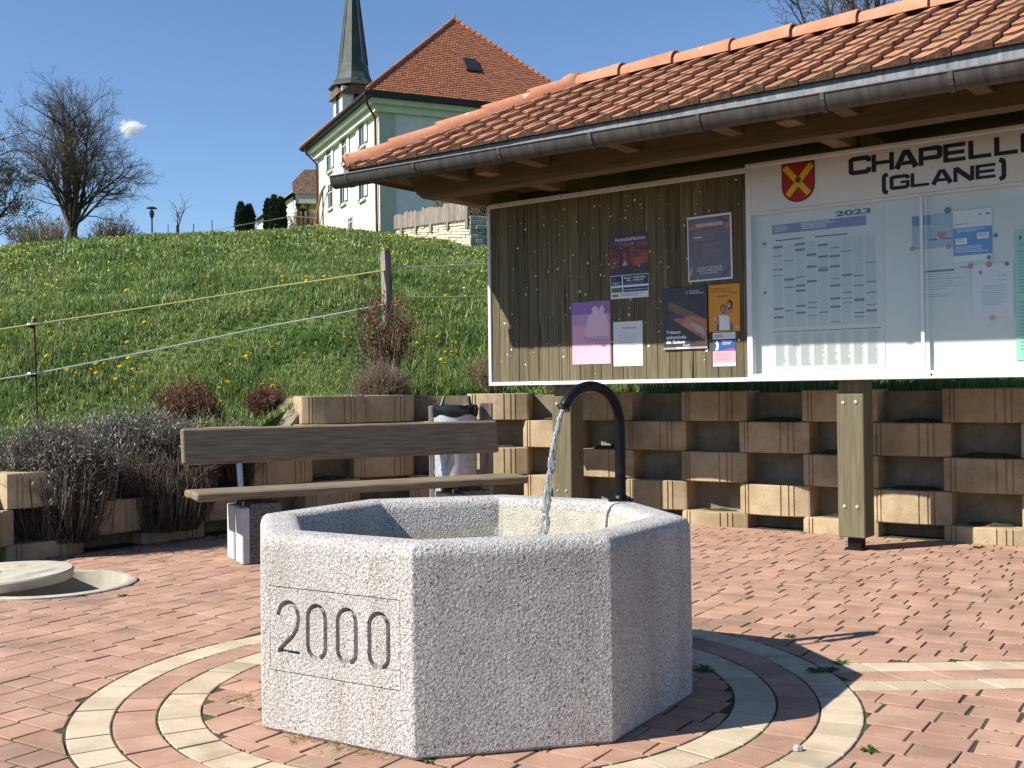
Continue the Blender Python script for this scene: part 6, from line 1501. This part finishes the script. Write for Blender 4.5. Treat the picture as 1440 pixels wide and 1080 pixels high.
# ================================================================== STONE WALL WITH BOARD FENCE below the house
wb0 = np.array([-5.9, 58.0]); q1 = at_y(661, 351, 44.0)[:2]; wb1 = np.array([q1[0], q1[1]])
q0 = at_y(557, 336, 55.0)[:2]; wb0 = np.array([q0[0], q0[1]])
wd = wb0 - wb1; WL = float(np.linalg.norm(wd)); wang = math.atan2(wd[1], wd[0])
sw = empty('garden_wall', (wb1[0], wb1[1], 0), wang, 'pale dry-stone garden wall stepping up to the house', 'stone wall')
zt1 = float(at_y(661, 303, 44.0)[2]); zt0 = float(at_y(557, 318, 55.0)[2]); zb1 = float(terrain(*wb1)) - 0.4; zb0 = float(terrain(*wb0)) - 0.4
stn = MB(); nrow = 13
core = MB(); core.add([(0, -0.03, zb1), (WL, -0.03, zb0), (WL, -0.03, zt0), (0, -0.03, zt1), (0, -0.5, zb1), (WL, -0.5, zb0), (WL, -0.5, zt0), (0, -0.5, zt1)], [(0, 1, 2, 3), (5, 4, 7, 6), (3, 2, 6, 7), (4, 0, 3, 7), (1, 5, 6, 2)]); core.obj('core', M_STONED, sw, fix=True)
nst = 0
for r in range(nrow):
    x = random.uniform(-0.3, 0)
    while x < WL:
        l = random.uniform(0.45, 1.0); xa, xb = max(0, x), min(WL, x + l); x += l
        if xb - xa < 0.12: continue
        f0, f1 = r / nrow, (r + 1) / nrow; lerp = lambda xx, f: (zb1 + (zb0 - zb1) * xx / WL) * (1 - f) + (zt1 + (zt0 - zt1) * xx / WL) * f
        pr = random.uniform(-0.03, 0.03); g_ = 0.018
        stn.add([(xa + g_, pr, lerp(xa, f0) + g_), (xb - g_, pr, lerp(xb, f0) + g_), (xb - g_, pr, lerp(xb, f1) - g_), (xa + g_, pr, lerp(xa, f1) - g_), (xa + g_, -0.05, lerp(xa, f0) + g_), (xb - g_, -0.05, lerp(xb, f0) + g_), (xb - g_, -0.05, lerp(xb, f1) - g_), (xa + g_, -0.05, lerp(xa, f1) - g_)], [(0, 3, 2, 1), (0, 1, 5, 4), (1, 2, 6, 5), (2, 3, 7, 6), (3, 0, 4, 7)])
tag(stn.obj('stones', M_STONE, sw, fix=False), kind='stuff')
# end face turned to the camera, rough stones, shade put into their grey colour
T = Matrix.Rotation(-math.pi / 2, 4, 'Z'); endw = MB()
for r in range(9):
    x = 0.0
    while x < 1.6:
        l = random.uniform(0.2, 0.5); f0, f1 = r / 9, (r + 1) / 9; z0, z1 = zb1 + (zt1 - zb1) * f0 + .012, zb1 + (zt1 - zb1) * f1 - .012; pr = random.uniform(0.02, 0.09)
        endw.box(-pr, 0.05, -x - l + 0.012, -x - 0.012, z0, z1, 0.012); x += l
tag(endw.obj('shaded_end_stones', M_STONED, sw), kind='stuff')
MB().box(0.03, 0.4, -1.8, -0.51, zb1, zt1 - 0.01).obj('return_core', M_STONED, sw)
bf = empty('board_fence', (wb1[0], wb1[1], 0), wang, 'weathered grey upright board fence on top of the garden wall', 'fence')
x = 0.02; i = 0
while x < WL - 0.1:
    w = random.uniform(0.30, 0.42); xm = x + w / 2; zz = zt1 + (zt0 - zt1) * xm / WL
    grp = math.floor(xm / 3.3); hgt = (float(at_y(661, 286, 44.0)[2]) - zt1) * (1.10 - 0.02 * grp) + random.uniform(-0.04, 0.04) + 0.12 * ((xm % 3.3) / 3.3)
    MB().box(x + 0.012, x + w - 0.012, 0.04, 0.09, zz - (0.16 if (i % 7) else 0.5), zz + hgt, 0.008).obj('board', M_GREYW, bf); x += w; i += 1
MB().add([(0, -0.085, zt1 + .25), (WL, -0.085, zt0 + .25), (WL, -0.085, zt0 + .35), (0, -0.085, zt1 + .35)], [(0, 1, 2, 3)]).obj('rail', M_GREYW, bf)
for k, (fx_, lab) in enumerate(((0.20, 'dry brown shrub behind the board fence nearest the roof eave'), (0.45, 'dry brown shrub rising in the middle of the board fence'), (0.72, 'dry olive shrub behind the far end of the board fence'))):
    p = wb1 + (wb0 - wb1) * fx_ + np.array([-math.sin(wang), math.cos(wang)]) * -1.2 * -1
    zz = zt1 + (zt0 - zt1) * fx_
    p = wb1 + (wb0 - wb1) * fx_; nrm_ = np.array([-math.sin(wang), math.cos(wang)]); p = p - nrm_ * 1.6
    shrub('dry_shrub', lab, 'shrub', (p[0], p[1], zz - 0.4), 1.1, 1.6, 200, M_DRYS, M_BUD, 2400, 0.07, 0.12, group='dry shrubs behind the board fence', leaf_lo=0.4, r0=0.02, r1=0.008, flat_top=0.4)

# ================================================================== TREES
def tree_geo(height, seed, n_limb=9, fork=0.16, width=0.42, depth=4, up=0.55, r_trunk=None, dens=1.0, lean=0.0, gnarl=0.10, droop=0.0):
    rnd = random.Random(seed); trunk = MB(); limbs = MB(); twS = []; twE = []; tips = []
    rt = r_trunk or height * 0.022
    def branch(p, d, L, r, lvl):
        n = 5 if lvl < 2 else 4; pts = [p]; rs = [r]; cur = Vector(p); dd = Vector(d)
        for i in range(n):
            dd = (dd + Vector((rnd.gauss(0, gnarl), rnd.gauss(0, gnarl), rnd.gauss(0, gnarl) + 0.06 * up - droop * (lvl / depth) * 0.18))).normalized()
            cur = cur + dd * L / n; pts.append(cur.copy()); rs.append(r * (1 - 0.75 * (i + 1) / n))
        if lvl <= 3 and lvl < depth: limbs.tube(pts, rs, 6 if lvl < 2 else 4, cap=False)
        else:
            for a, b, ra in zip(pts, pts[1:], rs): twS.append(a); twE.append(b)
        if lvl >= depth:
            tips.append((pts[-1], dd)); tips.append((pts[-2], dd)); return
        k = int((7, 8, 7, 6, 5)[min(lvl, 4)] * dens)
        for j in range(k):
            t = 0.22 + 0.78 * (j + rnd.random()) / k; i = min(int(t * n), n - 1); q = pts[i].lerp(pts[i + 1], t * n - i)
            base_d = (pts[i + 1] - pts[i]).normalized(); a = rnd.uniform(0, 6.283); s = base_d.orthogonal().normalized(); s = (s * math.cos(a) + base_d.cross(s) * math.sin(a))
            nd = (base_d * 0.75 + s * rnd.uniform(0.55, 0.95) + Vector((0, 0, 0.18 * up))).normalized()
            branch(q, nd, L * rnd.uniform(0.38, 0.58) * (1.05 - 0.35 * t), r * 0.42 * (1.1 - 0.5 * t), lvl + 1)
        tips.append((pts[-1], dd))
    hf = height * fork
    trunk.tube([(0, 0, -0.4), (0, 0, 0), (0.02 * height * lean, 0, hf * 0.5), (0.05 * height * lean, 0, hf)], [rt * 1.5, rt * 1.25, rt, rt * 0.95], 9)
    base = Vector((0.05 * height * lean, 0, hf * 0.9))
    for i in range(n_limb):
        a = 2.4 * i + rnd.uniform(-0.3, 0.3); cls = i % 3
        out = width * (0.10, 0.42, 1.35)[cls] * rnd.uniform(0.7, 1.2)
        d = Vector((math.cos(a) * out, math.sin(a) * out, 1.0)).normalized()
        z0 = hf * rnd.uniform(0.65, 1.0) * (1.0, 1.0, rnd.uniform(0.9, 1.6))[cls]; L = height * (0.88, 0.76, 0.58)[cls] * rnd.uniform(0.9, 1.05) * (1 - fork * 0.5)
        branch(Vector((base.x * min(1, z0 / hf), 0, z0)), d, L, rt * (0.55, 0.42, 0.34)[cls] * rnd.uniform(0.85, 1.1), 1)
    return trunk, limbs, twS, twE, tips
def tree(name, label, base, height, seed, twig_r, bud=0.0, m_twig=M_TWIG, group=None, nbud=0, **kw):
    root = empty(name, base, 0, label, 'tree', group)
    tr, lb, a, b, tips = tree_geo(height, seed, **kw)
    trunk = tr.obj('trunk', M_BARK, root, smooth=True)
    lb.obj('limbs', M_BARK, trunk, smooth=60); trunk.children[-1]['kind'] = 'stuff'
    A = np.array([p[:] for p in a]); B = np.array([p[:] for p in b])
    V, F = stems_np(A, B, twig_r, twig_r * 0.6, 0.05, 1)
    me = np_mesh('crown', V, F, m_twig); cr = link(bpy.data.objects.new('crown', me), root)
    if nbud:
        T = np.array([p[0][:] for p in tips]); i = RNG.integers(0, len(T), nbud); P = T[i] + RNG.normal(size=(nbud, 3)) * height * 0.012
        D = RNG.normal(size=(nbud, 3)); D /= np.linalg.norm(D, axis=1)[:, None]
        V, F = quads_mesh(P, D, bud * RNG.uniform(0.6, 1.3, nbud), bud * 1.6 * RNG.uniform(0.6, 1.3, nbud)); link(bpy.data.objects.new('buds', np_mesh('buds', V, F, M_BUD)), cr)['kind'] = 'stuff'
    return root
TY = 92.0; tb = ground_at(104, TY); htop = (float(at_y(100, 116, TY)[2]) - tb[2]) * 0.90
tree('lime_tree', 'big bare spreading tree standing alone on the crest of the hill', tb, htop, 8, 0.011, 0.05, nbud=6000, n_limb=13, fork=0.22, width=0.85, depth=4, up=0.5, gnarl=0.12, dens=1.3, r_trunk=0.42)
tb = ground_at(-42, 78.0); htop = float(at_y(-10, 165, 78)[2]) - tb[2]
tree('lime_tree', 'dark twiggy tree cut off by the edge of the picture on the hill', tb, htop, 9, 0.022, 0.09, nbud=14000, n_limb=10, fork=0.10, width=0.62, depth=4, up=0.7, dens=0.95, r_trunk=0.32)
tb = ground_at(1215, 60.0); htop = float(at_y(1215, -95, 60)[2]) - tb[2]
tree('lime_tree', 'bare tree crown showing above the shelter roof', tb, htop, 21, 0.017, 0.05, nbud=1200, n_limb=9, fork=0.3, width=0.75, depth=4, up=0.6, r_trunk=0.4)
tb = ground_at(252, 74.0); htop = float(at_y(252, 284, 74)[2]) - tb[2]
tree('sapling', 'young staked sapling beside the street lamp', tb, htop, 3, 0.018, n_limb=3, fork=0.5, width=0.35, depth=2, r_trunk=0.11)
M_PALES = mat('pale_shrub_twig', (0.17, 0.14, 0.10), 0.9, (0.26, 0.22, 0.17), scale=2, coord='POS', vary=0.3)
for px, y_, r_, h_, lab in ((62, 88.0, 3.0, 4.4, 'pale leafless bush left of the big tree'), (165, 96.0, 2.6, 4.9, 'pale leafless bush right of the big tree'), (440, 88.0, 2.2, 3.8, 'pale hedge seen through the open pavilion')):
    b_ = ground_at(px, y_); shrub('leafless_bush', lab, 'bush', b_, r_, h_, 260, M_PALES, M_BUD, 900, 0.12, 0.2, group='leafless bushes on the crest', r0=0.035, r1=0.012, flat_top=0.5, leaf_lo=0.4)
def thuja(px, y_, py_top, w, seed, label):
    b_ = ground_at(px, y_); h = float(at_y(px, py_top, y_)[2]) - b_[2]; rg = np.random.default_rng(seed); root = empty('thuja', b_, 0, label, 'conifer', 'thuja columns by the house')
    MB().tube([(0, 0, -0.3), (0, 0, h * 0.9)], [0.09, 0.02], 6).obj('trunk', M_BARK, root)
    n = 2600; t = rg.uniform(0, 1, n) ** 0.85; a = rg.uniform(0, 6.283, n); prof = np.minimum(1.0, (1.02 - t) / 0.34) ** 0.8
    lump = 1 + 0.16 * np.sin(3 * a + 9 * t + seed) + 0.08 * np.sin(7 * a - 17 * t); r_ = w * prof * lump * rg.uniform(0.78, 1.03, n)
    P = np.stack([r_ * np.cos(a), r_ * np.sin(a), t * h], 1); D = np.stack([np.cos(a) * 0.45, np.sin(a) * 0.45, np.ones(n)], 1) + rg.normal(size=(n, 3)) * 0.25; D /= np.linalg.norm(D, axis=1)[:, None]
    V, F = quads_mesh(P, D, 0.09 * rg.uniform(0.7, 1.3, n), 0.20 * rg.uniform(0.7, 1.3, n)); link(bpy.data.objects.new('crown', np_mesh('crown', V, F, M_THUJA)), root)
    k = 12; core = MB(); core.lathe([(w * 0.74 * min(1.0, (1.0 - t) / 0.34) ** 0.8 + 0.005, t * h) for t in np.linspace(0, 0.97, 9)], k); core.obj('inner_foliage', M_THUJA, root)
thuja(341.5, 66, 287, 0.27, 1, 'left column of the pair of dark clipped thujas'); thuja(353, 66.3, 290, 0.25, 2, 'right column of the pair of dark clipped thujas')
thuja(380, 66, 282, 0.22, 3, 'narrow left column of the trio of dark thujas'); thuja(388, 65.6, 277, 0.22, 4, 'tallest middle column of the trio of dark thujas'); thuja(397.5, 66.2, 280, 0.28, 5, 'broad right column of the trio of dark thujas')
lb = ground_at(216, 84.0); lh = float(at_y(216, 290, 84)[2]) - lb[2]
lamp = empty('street_lamp', lb, 0, 'slim grey street lamp with flat mushroom head on the hill', 'street lamp')
MB().tube([(0, 0, -0.3), (0, 0, lh - 0.9)], [0.09, 0.065], 8).obj('pole', M_ZINC, lamp)
MB().lathe([(0.07, lh - 0.95), (0.16, lh - 0.75), (0.20, lh - 0.45), (0.12, lh - 0.38), (0.10, lh - 0.28)], 12).obj('lantern', M_ZINC, lamp, smooth=True)
MB().lathe([(0.001, lh), (0.22, lh - 0.05), (0.42, lh - 0.15), (0.41, lh - 0.18), (0.08, lh - 0.22)], 16).obj('lamp_shade', M_ZINC, lamp, smooth=30)
for i, (px, y_, h_, lab) in enumerate(((300, 58, 1.0, 'first small fence stake on the crest past the sapling'), (274, 59, 0.9, 'second small fence stake on the crest past the sapling'), (238, 60, 0.9, 'low stake on the crest between lamp and sapling'))):
    b_ = ground_at(px, y_); o = MB().tube([(0, 0, -0.2), (0.02, 0, h_)], 0.035, 6).obj('fence_stake', M_GREYW, None, loc=b_); tag(o, lab, 'fence stake', 'fence stakes on the crest')
tape('far electric fence tape rising past the thujas to the pavilion', [V3(at_y(280, 328, 57)), V3(at_y(340, 316, 59)), V3(at_y(410, 304, 62)), V3(at_y(446, 306, 64))], 0.05, M_TAPEW)

# ================================================================== CLOUD
cl = bpy.data.materials.new('cloud_vapour'); cl.use_nodes = True
N = cl.node_tree.nodes; L = cl.node_tree.links; N.remove(N['Principled BSDF'])
tc = N.new('ShaderNodeTexCoord'); nz = N.new('ShaderNodeTexNoise'); nz.inputs['Scale'].default_value = 2.2; nz.inputs['Detail'].default_value = 4
vl = N.new('ShaderNodeVectorMath'); vl.operation = 'LENGTH'
L.new(tc.outputs['Object'], vl.inputs[0]); L.new(tc.outputs['Object'], nz.inputs['Vector'])
ma = N.new('ShaderNodeMath'); ma.operation = 'MULTIPLY_ADD'; ma.inputs[1].default_value = -0.62; ma.inputs[2].default_value = 0.16
L.new(vl.outputs['Value'], ma.inputs[0])
ad = N.new('ShaderNodeMath'); ad.operation = 'ADD'; L.new(ma.outputs[0], ad.inputs[0]); L.new(nz.outputs['Fac'], ad.inputs[1])
mr = N.new('ShaderNodeMapRange'); mr.inputs['From Min'].default_value = 0.18; mr.inputs['From Max'].default_value = 0.62; mr.inputs['To Max'].default_value = 0.30
L.new(ad.outputs[0], mr.inputs['Value'])
pv_ = N.new('ShaderNodeVolumePrincipled'); pv_.inputs['Color'].default_value = (0.98, 0.98, 0.98, 1); L.new(mr.outputs[0], pv_.inputs['Density']); L.new(pv_.outputs[0], N['Material Output'].inputs['Volume'])
bm = bmesh.new(); bmesh.ops.create_icosphere(bm, subdivisions=3, radius=1.0); me = bpy.data.meshes.new('cloud'); bm.to_mesh(me); bm.free(); me.materials.append(cl)
cp = at_y(184, 180, 1100.0); cloud = link(bpy.data.objects.new('cloud', me)); cloud.location = cp; cloud.scale = (17, 14, 11)
tag(cloud, 'single small white cloud in the blue sky', 'cloud')
